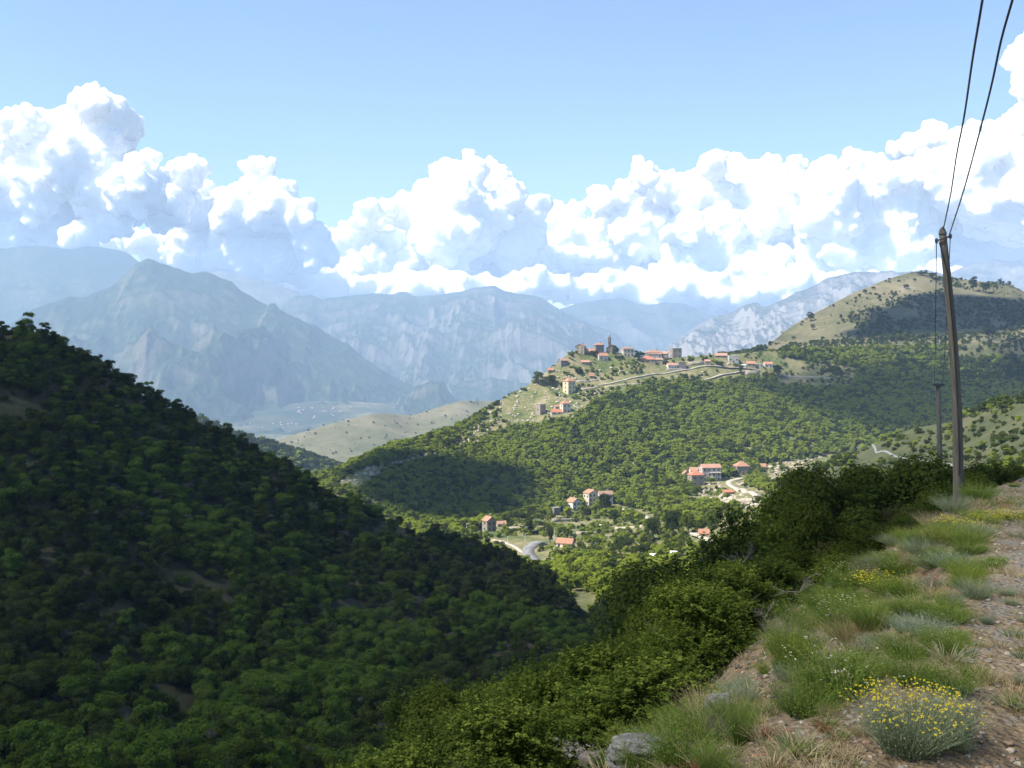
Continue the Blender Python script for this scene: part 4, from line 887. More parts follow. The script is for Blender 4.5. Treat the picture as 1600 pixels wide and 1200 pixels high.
for _ in range(9000):
    px = rng.uniform(480, 1530); D = 7 * (10.2 ** rng.random()); x = (px - CX) / F * D
    xe = float(np.interp(D, YE, XE)); d = xe - x
    if d < 1.7 or D < 7 and d < 2.4: continue
    if any((x - a) ** 2 + (D - b_) ** 2 < r_ ** 2 for a, b_, r_ in placed): continue
    zg = float(near_z(np.array([x]), np.array([D]))[0]); topz = HY - F * (zg + 3.0) / D
    sil = np.interp(px, [s_[0] for s_ in SIL], [s_[1] for s_ in SIL])
    far_lim = np.interp(px, [s_[0] for s_ in SIL], [s_[2] for s_ in SIL])
    if D > far_lim: continue
    h = rng.uniform(1.3, 4.2) * (.42 if d < 3 else .6 if d < 4.5 else 1) * (.8 if D < 16 else 1)
    h = min(h, (HY - sil - 12) / F * D - zg)
    if h < .9: continue
    edge_py = HY - F * float(np.interp(D, YE, ZE)) / D
    placed.append((x, D, max(.85, .58 * h)))
    yel = .75 if (px < 1080 and D < 60) else .08
    k = 'h' if rng.random() < yel else ('g' if rng.random() < .25 else 'b' if rng.random() < .28 else 'h' if rng.random() < .2 else 'd')
    bush(x, D, zg + h, k, .92, .8)
print('near bushes', len(placed))

# ------------------------------------------------------------------ utility poles and wires
m = mat('weathered pole wood'); n = N(m); v = n.obj(); mp = n.n("ShaderNodeMapping"); mp.inputs['Scale'].default_value = (9, 9, .6); n.l(v, mp.inputs[0])
f = n.noise(3, 6, .7, mp.outputs[0]); col = n.ramp(f, [(.3, (.065, .056, .044)), (.55, (.125, .11, .086)), (.75, (.20, .18, .15))]); n.pbr(col, .9, n.bump(f, .01)); M['pole'] = m
m = mat('wire rubber'); n = N(m); n.pbr((.018, .018, .022), .5); M['wire'] = m
D1 = 20.0; ptop = P(1473, 366, D1); pbot = P(1498, 806, D1); dv = (ptop - pbot)
pole1 = empty('utility_pole', tuple(pbot), 0, 'tall leaning wooden utility pole with pointed top on the roadside bank', 'utility pole', 'wooden utility poles')
b = MB(); nseg = 14; pts = []; rad = []
for k in range(nseg + 1):
    f = k / nseg; off = .10 * math.sin(f * 3.14) ; pts.append((dv[0] * (f * 1.0) + off * .9, 0, dv[2] * f - (.9 if k == 0 else 0))); rad.append(.104 - .036 * f)
b.tube(pts, rad, 16); b.build('pole_shaft', M['pole'], pole1, True)
b = MB(); T0 = pts[-1]; b.tube([T0, (T0[0] - .005, 0, T0[2] + .10), (T0[0], 0, T0[2] + .15)], [.082, .05, .01], 12); b.build('pointed_cap', M['pole'], pole1)
b = MB(); b.tube([(T0[0] - .13, -.02, T0[2] - .13), (T0[0] - .05, -.09, T0[2] - .10), (T0[0] + .05, -.09, T0[2] - .07), (T0[0] + .14, -.02, T0[2] - .04)], .018, 6); b.build('bracket', M['metal'], pole1)
for sx_, zz in ((-.13, -.13), (.14, -.04)): b = MB(); b.tube([(T0[0] + sx_, -.02, T0[2] + zz - .05), (T0[0] + sx_, -.02, T0[2] + zz), (T0[0] + sx_, -.02, T0[2] + zz + .05)], [.02, .036, .02], 8); b.build('insulator', M['metal'], pole1)
b = MB(); b.tube([(T0[0] - .10, -.06, T0[2] - .15)] + [(pts[k][0] - rad[k] * .3, -rad[k] - .012, pts[k][2]) for k in range(nseg - 2, 1, -2)], .009, 5); b.build('down_cable', M['wire'], pole1)
D2 = 53.0; t2 = P(1466, 600, D2); b2 = P(1469, 752, D2); pole2 = empty('utility_pole', tuple(b2), 0, 'thinner farther utility pole left behind the tall one, lower down the slope', 'utility pole', 'wooden utility poles')
b = MB(); b.tube([(0, 0, -3), (0, 0, 0), (t2[0] - b2[0], 0, t2[2] - b2[2])], [.15, .14, .10], 10); b.build('pole_shaft', M['pole'], pole2, True)
b = MB(); b.quad_box(t2[0] - b2[0] - .28, -.12, t2[2] - b2[2] - .1, t2[0] - b2[0] + .28, .12, t2[2] - b2[2] + .03); b.build('bracket', M['metal'], pole2)
def wire(pl, r, label):
    b = MB(); b.tube(pl, r, 6); tag(b.build('power_wire', M['wire']), label, 'wire', 'wires carried by the poles')
def curve_px(C, D0, D1_, n_=26):
    yy = [c[1] for c in C][::-1]; xx = [c[0] for c in C][::-1]; out = []
    for k in range(n_):
        py = C[0][1] + (C[-1][1] - C[0][1]) * k / (n_ - 1); px = float(pchip(yy, xx, np.array([py]))[0])
        f = k / (n_ - 1); D = D0 / (1 + (D0 / D1_ - 1) * f); out.append(tuple(P(px, py, D)))
    return out
w1 = curve_px([(1474, 358), (1486, 300), (1495, 240), (1506, 185), (1520, 90), (1535, 0), (1551, -110)], 20, 7.0)
w2 = curve_px([(1482, 371), (1505, 300), (1527, 220), (1550, 130), (1565, 60), (1582, 0), (1612, -110)], 20, 7.0)
e1 = Vector(w1[-1]) + (Vector(w1[-1]) - Vector(w1[-2])) * 30; e2 = e1 + Vector((.3, 0, 0))
def onto(wp, e):
    a = Vector(wp[-1]); d = (Vector(wp[-1]) - Vector(wp[-3])).normalized(); out = list(wp); L_ = 24
    for k in range(1, 13): f = k / 12; out.append(tuple(a + d * L_ * f * .9 + Vector((0, 0, 1.6 * f * f))))
    return out
w1 = onto(w1, e1); w2 = onto(w2, e2)
wire(w1, .0105, 'black power wire on the left running from the pole top up over the camera'); wire(w2, .0105, 'black power wire on the right running from the pole top up over the camera')
pe = Vector(w1[-1]).lerp(Vector(w2[-1]), .5); zg = -1.6
pole3 = empty('utility_pole', (pe.x, pe.y, zg), 0, 'wooden utility pole by the road behind the camera', 'utility pole', 'wooden utility poles'); b = MB(); b.tube([(0, 0, -.5), (0, 0, pe.z - zg + .3)], [.14, .09], 10); b.build('pole_shaft', M['pole'], pole3)
b = MB(); hw_ = (Vector(w1[-1]) - Vector(w2[-1])).length / 2 + .05; b.quad_box(-hw_, -.05, pe.z - zg - .06, hw_, .05, pe.z - zg + .04); b.build('bracket', M['metal'], pole3)
A = pbot + np.array(T0); 
for sx_, lb in ((-.13, 'thin wire hanging from the tall pole down to the farther pole, left one'), (.14, 'thin wire hanging from the tall pole down to the farther pole, right one')):
    s0_ = Vector(A + np.array([sx_, -.02, -.13 if sx_ < 0 else -.04])); s1_ = Vector(t2) + Vector((sx_ * 1.5, 0, 0)); pl = []
    for k in range(21): f = k / 20; q = s0_.lerp(s1_, f); q.z -= .5 * 4 * f * (1 - f); pl.append(tuple(q))
    wire(pl, .008, lb)

# ------------------------------------------------------------------ verge plants
def col_leaf(name, c1, c2, tip=None): return leafmat(name, c1, c2, tip, .2, 6)
M['p_green'] = col_leaf('green herb', (.06, .10, .018), (.12, .18, .034), (.17, .21, .05))
M['p_silver'] = col_leaf('silver herb', (.11, .14, .085), (.19, .23, .155), (.26, .29, .20))
M['p_grey'] = col_leaf('grey-green herb', (.11, .14, .075), (.18, .21, .12), (.25, .27, .17))
M['p_yellow'] = col_leaf('yellow flowers', (.50, .40, .02), (.68, .56, .04))
M['p_dry'] = col_leaf('dry grass', (.24, .18, .10), (.42, .34, .20))
M['p_red'] = col_leaf('reddish herb', (.16, .06, .035), (.26, .11, .06))
M['p_white'] = col_leaf('pale flower heads', (.55, .52, .42), (.75, .72, .62))
M['p_dead'] = col_leaf('dead twigs bush', (.12, .10, .085), (.22, .19, .16))
def blades(seed, n_, R, H, wd, spread, segs=3, curl=.35, stiff=1.0):
    """curved narrow blades growing from a tuft; returns vertices, quads, tip fraction, tip points"""
    rng = np.random.default_rng(seed); a = rng.random(n_) * 6.283; r = R * .45 * np.sqrt(rng.random(n_)); b0 = np.stack([r * np.cos(a), r * np.sin(a), r * 0 - .01], 1)
    L_ = H * (.55 + .5 * rng.random(n_)); a2 = a + rng.normal(size=n_) * .6; sp = spread * (.25 + .9 * rng.random(n_)) * (r / (R * .45) * .7 + .4)
    d = unit(np.stack([np.cos(a2) * sp, np.sin(a2) * sp, np.ones(n_)], 1)); side = unit(np.cross(d, rng.normal(size=(n_, 3))))
    out = np.stack([np.cos(a2), np.sin(a2), a2 * 0], 1); V = []; tf = []
    for k in range(segs + 1):
        f = k / segs; c = b0 + d * (L_ * f)[:, None] + out * (curl * L_ * f * f * sp)[:, None] - np.array([0, 0, 1]) * (curl * .3 * L_ * f * f)[:, None]; w_ = wd * (1 - .8 * f)
        V += [c - side * w_, c + side * w_]; tf += [np.full(n_, f)] * 2
    tips = V[-1]; nv = 2 * (segs + 1); V = np.stack(V, 1).reshape(-1, 3); tf = np.stack(tf, 1).reshape(-1)
    base_ = np.arange(n_)[:, None] * nv; q = np.concatenate([base_ + np.array([[2*k, 2*k+1, 2*k+3, 2*k+2]]) for k in range(segs)]); return V, q, tf, tips
def tuft_mesh(name, seed, m, n_, R, H, wd, spread, curl=.35, leaflets=0, lsz=.006):
    V, q, tf, tips = blades(seed, n_, R, H, wd, spread, 4, curl); rng = np.random.default_rng(seed + 1); fs = [q]
    if leaflets:
        k = rng.integers(0, len(V) // 2, leaflets) * 2; f = tf[k]; sel = f > .2; k = k[sel]; c = V[k] + rng.normal(size=(len(k), 3)) * R * .05
        LV = leaf_tris(c, unit(rng.normal(size=c.shape) + np.array([0, 0, .5])), lsz * (.6 + .8 * rng.random(len(c))), rng, .6); fs.append(np.arange(len(LV)).reshape(-1, 3) + len(V)); V = np.vstack([V, LV]); tf = np.concatenate([tf, np.repeat(np.clip(c[:, 2] / H, 0, 1) * .7, 3)])
    return mesh_np(name, V, fs, m, attrs={'tip': np.clip(tf, 0, 1) * .8}), tips
def flower_mesh(name, seed, tips, m, frac, s, zmin):
    rng = np.random.default_rng(seed); t = tips[(rng.random(len(tips)) < frac) & (tips[:, 2] > zmin)]; c = np.repeat(t, 9, 0) + rng.normal(size=(len(t) * 9, 3)) * s * .8 * np.array([1, 1, .4])
    V = leaf_tris(c, unit(rng.normal(size=c.shape) * .4 + np.array([0, 0, 1])), np.full(len(c), s), rng); return mesh_np(name, V, np.arange(len(V)).reshape(-1, 3), m)
PT = {}
def ptype(k, mk, n_, spread, leaflets, lsz, curl=.35, H=.9, fl=None, wd=.006):
    PT[k] = []
    for j in range(3):
        me, tips = tuft_mesh('foliage', hash(k) % 1000 * 0 + sum(map(ord, k)) * 3 + j, M[mk], n_, 1.0, H, wd, spread, curl, leaflets, lsz)
        f = flower_mesh('flowers', j + 5, tips, M[fl[0]], fl[1], fl[2], fl[3]) if fl else None; PT[k].append((me, f))
ptype('green', 'p_green', 520, 1.0, 5200, .022)
ptype('grass', 'p_green', 800, .7, 0, .02, .6, wd=.005)
ptype('flowered', 'p_green', 520, 1.0, 4200, .022, fl=('p_white', .10, .012, .45))
ptype('silver', 'p_silver', 480, 1.15, 5200, .022, H=.75)
ptype('grey', 'p_grey', 560, 1.0, 4200, .018, H=.9)
ptype('everlasting', 'p_grey', 1100, 1.15, 9000, .016, .22, fl=('p_yellow', .55, .014, .5), wd=.005)
ptype('yellow', 'p_green', 520, 1.1, 4200, .02, fl=('p_yellow', .45, .02, .4))
M['p_lime'] = col_leaf('yellow-green herb', (.085, .115, .022), (.16, .19, .04), (.20, .235, .045))
ptype('lime', 'p_lime', 560, 1.0, 5200, .02)
ptype('dry', 'p_dry', 420, .8, 0, .02, .5, wd=.004)
ptype('red', 'p_red', 320, .9, 2600, .022)
ptype('dead', 'p_dead', 420, 1.3, 600, .015, .2)
def plant(px, py, wpx, hpx, k, label, group='plants on the stony verge'):
    p = hit(px, py, ['roadside_verge'])
    if p is None or p.y > 40: print('plant off ground', px, py); return
    D = p.y; w_ = wpx * D / F; h = hpx * D / F; me, f = PT[k][random.randrange(3)]
    r = empty('plant', (p.x, p.y + w_ * .12, p.z), random.random() * 6, label, 'plant', group, (w_ / 1.7, w_ / 1.7, h / .85)); link('foliage', me, r)
    if f: link('flowers', f, r)
PL = [(1428, 1180, 150, 108, 'everlasting', 'large grey-green everlasting clump topped with many small yellow flowers'),
 (1490, 1160, 95, 90, 'grey', 'grey-green herb bush just right of the yellow flowering clump'), (1500, 1176, 48, 34, 'grey', 'small grey tuft at the foot of the grey-green bush'),
 (1320, 1090, 150, 85, 'flowered', 'green bush sprinkled with pale flower heads left of the everlasting'), (1270, 1100, 85, 75, 'grass', 'tall green grass tuft left of the flower sprinkled bush'), (1360, 1060, 85, 50, 'green', 'green tuft behind the flower sprinkled bush'),
 (1230, 1110, 55, 70, 'dead', 'dull brown dead bush at the left of the green grass tuft'), (1430, 1072, 90, 52, 'green', 'low green cushion right of the flower sprinkled bush'), (1490, 1085, 90, 48, 'green', 'spreading green cushion above the grey bush'),
 (1240, 1045, 80, 85, 'lime', 'yellow-green bushy plant on the edge of the bank'), (1228, 1012, 60, 55, 'grey', 'grey-green plant hanging over the bank edge'), (1220, 1052, 34, 40, 'grass', 'thin grass tuft on the rim of the bank'),
 (1420, 1030, 95, 42, 'green', 'long bright green cushion in the middle of the verge'), (1480, 1022, 80, 40, 'grass', 'green grassy tuft at the right of the long cushion'), (1370, 1025, 65, 30, 'dead', 'brownish dead tuft left of the long green cushion'),
 (1450, 992, 90, 38, 'silver', 'silver-leaved plant, the widest on the verge'), (1415, 988, 45, 34, 'silver', 'small silver plant left of the widest silver one'), (1370, 985, 100, 55, 'grass', 'dense green grass behind the silver plants'), (1320, 990, 90, 60, 'flowered', 'green plant with white specks left of the silver plants'), (1430, 965, 90, 36, 'grass', 'green grass strip behind the silver plants'), (1490, 975, 70, 32, 'green', 'low green plant right of the widest silver plant'),
 (1290, 960, 70, 52, 'green', 'green bush on the bank edge near the dark scrub'), (1380, 925, 70, 32, 'yellow', 'low plant crowned with bright yellow flowers in mid verge'), (1330, 925, 80, 45, 'flowered', 'pale flowered green plant left of the yellow crowned one'), (1420, 935, 75, 40, 'green', 'green plant right of the yellow crowned one'), (1490, 948, 42, 30, 'grey', 'round grey-green tuft near the gravel'), (1472, 946, 20, 26, 'yellow', 'tiny tuft with a few yellow flowers near the gravel'),
 (1543, 975, 26, 20, 'silver', 'small silver tuft standing alone in the gravel'), (1365, 905, 60, 42, 'dead', 'greyish dead bush in the upper verge'), (1410, 900, 85, 42, 'green', 'green bush under the upper silver plant'), (1490, 888, 70, 34, 'silver', 'upper silver plant close to the gravel'), (1450, 872, 65, 38, 'grey', 'grey-green plant left of the upper silver plant'), (1520, 868, 65, 28, 'grass', 'green grass tuft right of the upper silver plant'), (1560, 880, 40, 14, 'grass', 'flat green tuft lying on the gravel edge'),
 (1480, 850, 75, 36, 'lime', 'yellow-green plant near the foot of the pole'), (1500, 832, 55, 28, 'yellow', 'yellow flowered plant beside the foot of the tall pole'), (1545, 818, 42, 16, 'yellow', 'bright yellow flower patch right of the tall pole'), (1530, 838, 65, 22, 'grey', 'low grey-green plant below the bright yellow patch'), (1585, 812, 60, 14, 'yellow', 'yellow flowers along the far verge edge'), (1445, 855, 40, 30, 'green', 'green tuft at the edge of the dark scrub'),
 (1160, 1165, 60, 85, 'grass', 'tall green grass clump on the lower left bank'), (1130, 1160, 55, 62, 'dead', 'grey dead twiggy bush on the lower left bank'), (1075, 1200, 130, 75, 'green', 'soft green bush cut by the bottom edge of the picture'), (1010, 1205, 100, 48, 'green', 'soft green bush right of the grey rock'), (1120, 1215, 80, 60, 'grass', 'green tuft at the bottom edge of the bank'),
 (1200, 1155, 28, 26, 'red', 'small reddish plant on the bank, left one'), (1225, 1160, 26, 24, 'red', 'small reddish plant on the bank, right one'), (1285, 1145, 28, 20, 'red', 'reddish sprig on the stony ground below the flower sprinkled bush'), (1290, 1120, 30, 24, 'dry', 'dry straw tuft under the flower sprinkled bush'), (1345, 1150, 40, 24, 'dry', 'thin dry grass left of the everlasting clump'), (1220, 1190, 40, 30, 'dry', 'dry grass at the bottom of the bank'),
 (1560, 1070, 60, 26, 'dry', 'faint dry grass on the gravel at the right'), (1540, 1012, 30, 14, 'dry', 'little dry tuft on the gravel near the green plants'), (1575, 930, 36, 12, 'grey', 'flat grey-green tuft in the gravel at the right edge'), (1582, 945, 28, 10, 'grey', 'second flat grey-green tuft in the gravel'), (1598, 1072, 28, 22, 'grey', 'grey tuft cut by the right edge of the picture'), (1525, 1060, 50, 26, 'green', 'small green tuft at the right end of the cushions')]
for a in PL: plant(*a)
rg = random.Random(41); KN = {'green': 'green herb cushion', 'grass': 'green grass tuft', 'flowered': 'pale-flowered green herb', 'lime': 'yellow-green herb', 'grey': 'grey-green herb', 'silver': 'silver-leaved herb', 'dead': 'dry brownish tuft', 'dry': 'straw-coloured tuft', 'red': 'reddish herb', 'yellow': 'yellow-flowered herb'}
vp = {}
def fillplant(x, y, wd, h, k):
    z = float(near_z(np.array([x]), np.array([y]))[0]); qx = CX + F * x / y; side = float(np.interp(y, YE, XE)) - x
    lb = ('low ' if h < .16 else 'tall ' if h > .26 else '') + KN[k] + (' on the rim of the bank' if side > -.15 else ' on the middle of the verge' if side > -.9 else ' at the gravel edge') + (' at the bottom of the picture' if y < 5.2 else ' around the flower-sprinkled bush' if y < 6.6 else ' around the silver plants' if y < 9 else ' in the upper verge' if y < 13 else ' near the pole')
    v_ = rg.randrange(3); me, f = PT[k][v_]; sc = (wd / 1.7, wd / 1.7, h / .85)
    if (k, v_) not in vp:
        r = empty('plant', (x, y, z), rg.random() * 6, lb, 'plant', 'plants on the stony verge', sc); kids = [link('foliage', me, r)]
        if f: kids.append(link('flowers', f, r))
        vp[(k, v_)] = (r, kids)
    else: copy_thing(*vp[(k, v_)], (x, y, z), rg.random() * 6, sc, lb)
for _ in range(130):
    y = 4.6 * (17 / 4.6) ** rg.random(); d = rg.uniform(-1.35, .55) if y > 5.6 else rg.uniform(-1.5, .3)
    if y < 6 and rg.random() < .45: continue
    x = float(np.interp(y, YE, XE)) - d; wd = rg.uniform(.14, .36) * (1 + y * .03); fillplant(x, y, wd, wd * rg.uniform(.28, .6), rg.choice(['green', 'green', 'green', 'grass', 'grass', 'flowered', 'flowered', 'lime', 'lime', 'grey', 'grey', 'silver', 'dead', 'dry', 'red' if wd < .2 else 'grass']))
# dry grass and pebbles, past counting
def verge_pts(n_, rng, x0, x1, y0, y1, f):
    x = rng.uniform(x0, x1, n_); y = y0 * (y1 / y0) ** rng.random(n_); xe = np.interp(y, YE, XE); d = (xe - x); k = f(d, y, rng); x = x[k]; y = y[k]; return np.stack([x, y, near_z(x, y)], 1)
PEB = proto_collection('pebbles', [rock('pebble', 20 + k, mm, 2, .55) for k, mm in enumerate([simple('brown stone', (.14, .09, .06), (.26, .18, .12), 2), simple('grey stone', (.13, .115, .09), (.24, .21, .165), 2), simple('pale stone', (.24, .20, .15), (.36, .31, .24), 2), M['rock'], simple('rust stone', (.17, .08, .045), (.28, .15, .09), 2)])])
rng = np.random.default_rng(8)
p = verge_pts(110000, rng, -3, 11, 2.6, 19, lambda d, y, r: (d < 4) & (d > -6) & (r.random(len(d)) < np.clip(1.0 - .5 * (d < 0), 0, 1)))
d_ = np.interp(p[:, 1], YE, XE) - p[:, 0]; sz = (.004 + .015 * rng.random(len(p)) ** 3.5) * np.where(d_ > -.3, 1.5, 1) * (1 + p[:, 1] * .02)
idx = np.where(d_ < -1.2, rng.choice([1, 1, 2, 0], len(p)), rng.choice([0, 3, 3, 4, 1, 2], len(p)))
scatter('verge_stones', p, idx, sz, rng.random(len(p)) * 6, PEB, 'brown and grey stones and gravel covering the verge', 'gravel')
GR = proto_collection('grass_tufts', [tuft_mesh('tuft', 900 + k, M[mk], 46, 1.0, .9, .02, 1.0, .5)[0] for k, mk in enumerate(['p_dry', 'p_green', 'p_dry', 'p_red', 'p_grey'])])
p = verge_pts(9000, rng, -3, 13, 2.8, 24, lambda d, y, r: (d < 3.5) & (d > -4.5))
pn = fbm(np.stack([p[:, 0], p[:, 1], p[:, 0] * 0], 1) * 1.1, 3, 90); p = p[pn > -.25]
scatter('verge_grass', p, rng.choice([0, 1, 2, 3, 4], len(p), p=[.36, .26, .2, .06, .12]), .045 + .09 * rng.random(len(p)), rng.random(len(p)) * 6, GR, 'thin dry and green grass between the stones of the verge', 'grass')
# grey rocks at the bottom edge
def bigrock(px, py, wpx, hpx, label, seed):
    p = hit(px, py, ['roadside_verge']) or Vector(P(px, py, 4.4)); D = p.y; v, f = rockmesh(seed, 5); v = np.sign(v) * np.abs(v) ** .72; v[:, :2] *= (1 + .16 * vnoise(np.stack([v[:, 2] * 5, v[:, 2] * 0 + seed, v[:, 0]], 1), seed))[:, None]; v = v * (1 + .28 * ridged(v * np.array([.8, .8, 2.6]) + seed, 4, seed) + .08 * fbm(v * 5, 3, seed))[:, None] * np.array([1, .7, 1.])
    w_ = wpx * D / F / 2; h = hpx * D / F; v = v * np.array([w_, w_, h]) / 1.2; o = link('rock', mesh_np('rock', v, f, M['rock_grey'])); o.location = (p.x, p.y + .08, p.z + .02); tag(o, label, 'rock', 'grey rocks on the rim of the bank')
m = mat('layered grey rock'); n = N(m); v = n.obj(); mp = n.n("ShaderNodeMapping"); mp.inputs['Scale'].default_value = (5, 5, 22); n.l(v, mp.inputs[0]); f = n.noise(2.2, 6, .72, mp.outputs[0]); n.pbr(n.ramp(f, [(.3, (.07, .065, .06)), (.5, (.17, .16, .15)), (.7, (.33, .31, .29))]), .85, n.bump(f, .03)); M['rock_grey'] = m
bigrock(935, 1200, 170, 44, 'layered grey rock at the bottom of the picture', 3); bigrock(1000, 1200, 100, 32, 'flat slab at the right of the layered grey rock', 4); bigrock(862, 1204, 130, 46, 'low dark rock left of the layered one', 5); bigrock(800, 1206, 60, 34, 'small pale rock left of the low dark one', 6); bigrock(1128, 1120, 44, 26, 'greyish rock on the bank beside the dead bush', 7)
# pale dead branches in the near scrub
def deadbranch(px, py, D, L_, label, seed):
    rng = random.Random(seed); o = P(px, py, D); b = MB(); 
    def grow(p0, d, l, r, lv):
        pts = [p0]; q = Vector(p0)
        for k in range(4): d = (d + Vector((rng.uniform(-.3, .3), rng.uniform(-.3, .3), rng.uniform(-.25, .2)))).normalized(); q = q + d * l / 4; pts.append(tuple(q))
        b.tube(pts, [r, r * .8, r * .6, r * .45, r * .25], 4, cap=False)
        if lv: 
            for k in range(4): grow(pts[1 + k % 3], (d + Vector((rng.uniform(-1, 1), rng.uniform(-1, 1), rng.uniform(-.3, .8)))).normalized(), l * .62, r * .55, lv - 1)
    for k in range(4): grow((0, 0, 0), Vector((rng.uniform(-1, .6), rng.uniform(-.6, .2), rng.uniform(.1, .9))).normalized(), L_, .006, 2)
    r_ = tag(b.build('dead_branch', M['twig']), label, 'branch', 'bare dead branches in the scrub'); r_.location = tuple(o)
deadbranch(1195, 965, 11.5, .17, 'pale bare dead branch sticking out of the dark scrub', 1); deadbranch(1250, 925, 13, .26, 'grey fan of dead twigs above the pale bare branch', 2); deadbranch(1160, 880, 22, .4, 'thin grey dead branch higher in the dark scrub', 3); deadbranch(955, 1140, 18, .35, 'thin brown dead branch over the yellow-tipped bushes', 4)

# ------------------------------------------------------------------ clouds
m = mat('cloud'); n = N(m)
lw = n.n("ShaderNodeLayerWeight"); lw.inputs[0].default_value = .35
d = n.n("ShaderNodeSubsurfaceScattering"); d.falloff = 'RANDOM_WALK'; d.inputs['Color'].default_value = (.985, .985, .985, 1); d.inputs['Scale'].default_value = 260; d.inputs['Radius'].default_value = (1, 1, 1)
gg = n.n("ShaderNodeNewGeometry"); va = n.n("ShaderNodeVectorMath", operation='ADD'); n.l(gg.outputs['Normal'], va.inputs[0]); va.inputs[1].default_value = (-.5, -.55, .75)
vn = n.n("ShaderNodeVectorMath", operation='NORMALIZE'); n.l(va.outputs[0], vn.inputs[0]); n.l(vn.outputs[0], d.inputs['Normal']); x = d
tr = n.n("ShaderNodeBsdfTransparent"); y_ = n.n("ShaderNodeMixShader"); fac = n.math('POWER', lw.outputs['Facing'], 1.8)
n.l(fac, y_.inputs[0]); n.l(x.outputs[0], y_.inputs[1]); n.l(tr.outputs[0], y_.inputs[2]); n.l(y_.outputs[0], n.o.inputs[0]); M['cloud'] = m
m = M['cloud'].copy(); m.name = 'thin cloud'; M['cloud_thin'] = m; t_ = m.node_tree; out = [q for q in t_.nodes if q.type == 'OUTPUT_MATERIAL'][0]
mx = t_.nodes.new('ShaderNodeMixShader'); mx.inputs[0].default_value = .78; t_.links.new(out.inputs[0].links[0].from_socket, mx.inputs[1]); t2_ = t_.nodes.new('ShaderNodeBsdfTransparent'); t_.links.new(t2_.outputs[0], mx.inputs[2]); t_.links.new(mx.outputs[0], out.inputs[0])
m2 = m.copy(); m2.name = 'semi thin cloud'; M['cloud_semi'] = m2
for q in m2.node_tree.nodes:
    if q.type == 'MIX_SHADER' and abs(q.inputs[0].default_value - .78) < 1e-3 and not q.inputs[0].links: q.inputs[0].default_value = .38
ICO = {1: rockmesh(0, 1), 2: rockmesh(0, 2), 3: rockmesh(0, 3)}
def cloud(name, puffs, voxel, label, seed, levels=2, flat=None, group='white cumulus clouds along the skyline'):
    """puffs: (x, y, z, r) in metres"""
    rng = np.random.default_rng(seed); S = []
    for (x, y, z, r) in puffs:
        S.append((x, y, z, r, 3))
        for _ in range(14 if levels > 0 else 0):
            d = unit(rng.normal(size=3) + np.array([0, -.35, .25])); r1 = r * rng.uniform(.25, .5); c = np.array([x, y, z]) + d * r * .88; S.append((*c, r1, 2))
            for _ in range(7 if levels > 1 and r1 > voxel * 3.0 else 0):
                d2 = unit(d * .8 + rng.normal(size=3)); r2 = r1 * rng.uniform(.25, .5); c2 = c + d2 * r1 * .9; S.append((*c2, max(r2, voxel * 1.3), 1))
    VV = []; FF = []; off = 0
    for (x, y, z, r, lv) in S:
        v, f = ICO[lv]; VV.append(v * r + np.array([x, y, z])); FF.append(f + off); off += len(v)
    V = np.vstack(VV)
    if flat is not None: V[:, 2] = np.where(V[:, 2] < flat, flat + (V[:, 2] - flat) * .12, V[:, 2])
    o = link(name, mesh_np(name, V, np.vstack(FF), M['cloud'], smooth=True)); tag(o, label, 'cloud', group)
    r_ = o.modifiers.new('remesh', 'REMESH'); r_.mode = 'VOXEL'; r_.voxel_size = voxel; r_.use_smooth_shade = True
    for sc_, st, ty in ((voxel * 11, voxel * 3.2, 'VORONOI'), (voxel * 5, voxel * 2.2, 'VORONOI'), (voxel * 2.4, voxel * 1.2, 'VORONOI')):
        tx = bpy.data.textures.new('billow', ty); tx.noise_scale = sc_; tx.distance_metric = 'DISTANCE_SQUARED'; tx.noise_intensity = 1.0; tx.weight_1 = 1.0
        dm = o.modifiers.new('billow', 'DISPLACE'); dm.texture = tx; dm.strength = -st; dm.mid_level = .3; dm.texture_coords = 'LOCAL'
    return o
def skyp(L_, D, seed, jit=.05):
    rng = np.random.default_rng(seed); out = []
    for px, py, r in L_:
        d = D * (1 + rng.uniform(-jit, jit)); q = P(px, py, d); out.append((q[0], q[1], q[2], r * D / F * 1.0))
    return out
cloud('cumulus_cloud', skyp([(34, 205, 36), (-20, 245, 60), (150, 168, 28), (120, 200, 42), (170, 190, 40), (195, 205, 26), (85, 255, 60), (150, 265, 66), (60, 320, 66), (215, 300, 40), (0, 325, 80), (-90, 300, 100), (170, 320, 46), (-180, 340, 120), (20, 372, 30), (70, 376, 26), (118, 372, 24), (-40, 372, 34)], 18500, 1), 42, 'towering white cumulus at the left edge of the sky', 1)
cloud('cumulus_cloud', skyp([(236, 250, 14), (290, 272, 26), (300, 312, 40), (258, 320, 34), (405, 270, 24), (402, 305, 34), (430, 330, 40), (462, 340, 26), (372, 345, 44), (325, 350, 46), (440, 390, 50), (490, 385, 30), (380, 400, 50), (300, 395, 40)], 20500, 2), 45, 'two-headed white cumulus between the left tower and the blue gap', 2)
cloud('cumulus_cloud', skyp([(735, 268, 24), (705, 285, 32), (768, 284, 30), (665, 305, 20), (800, 308, 26), (820, 335, 32), (612, 325, 17), (572, 340, 22), (640, 345, 36), (720, 345, 64), (555, 375, 34), (800, 375, 50), (500, 405, 46), (620, 415, 60), (700, 420, 64), (800, 430, 58), (560, 440, 50)], 24500, 3), 55, 'rounded white cumulus rising above the central mountain', 3)
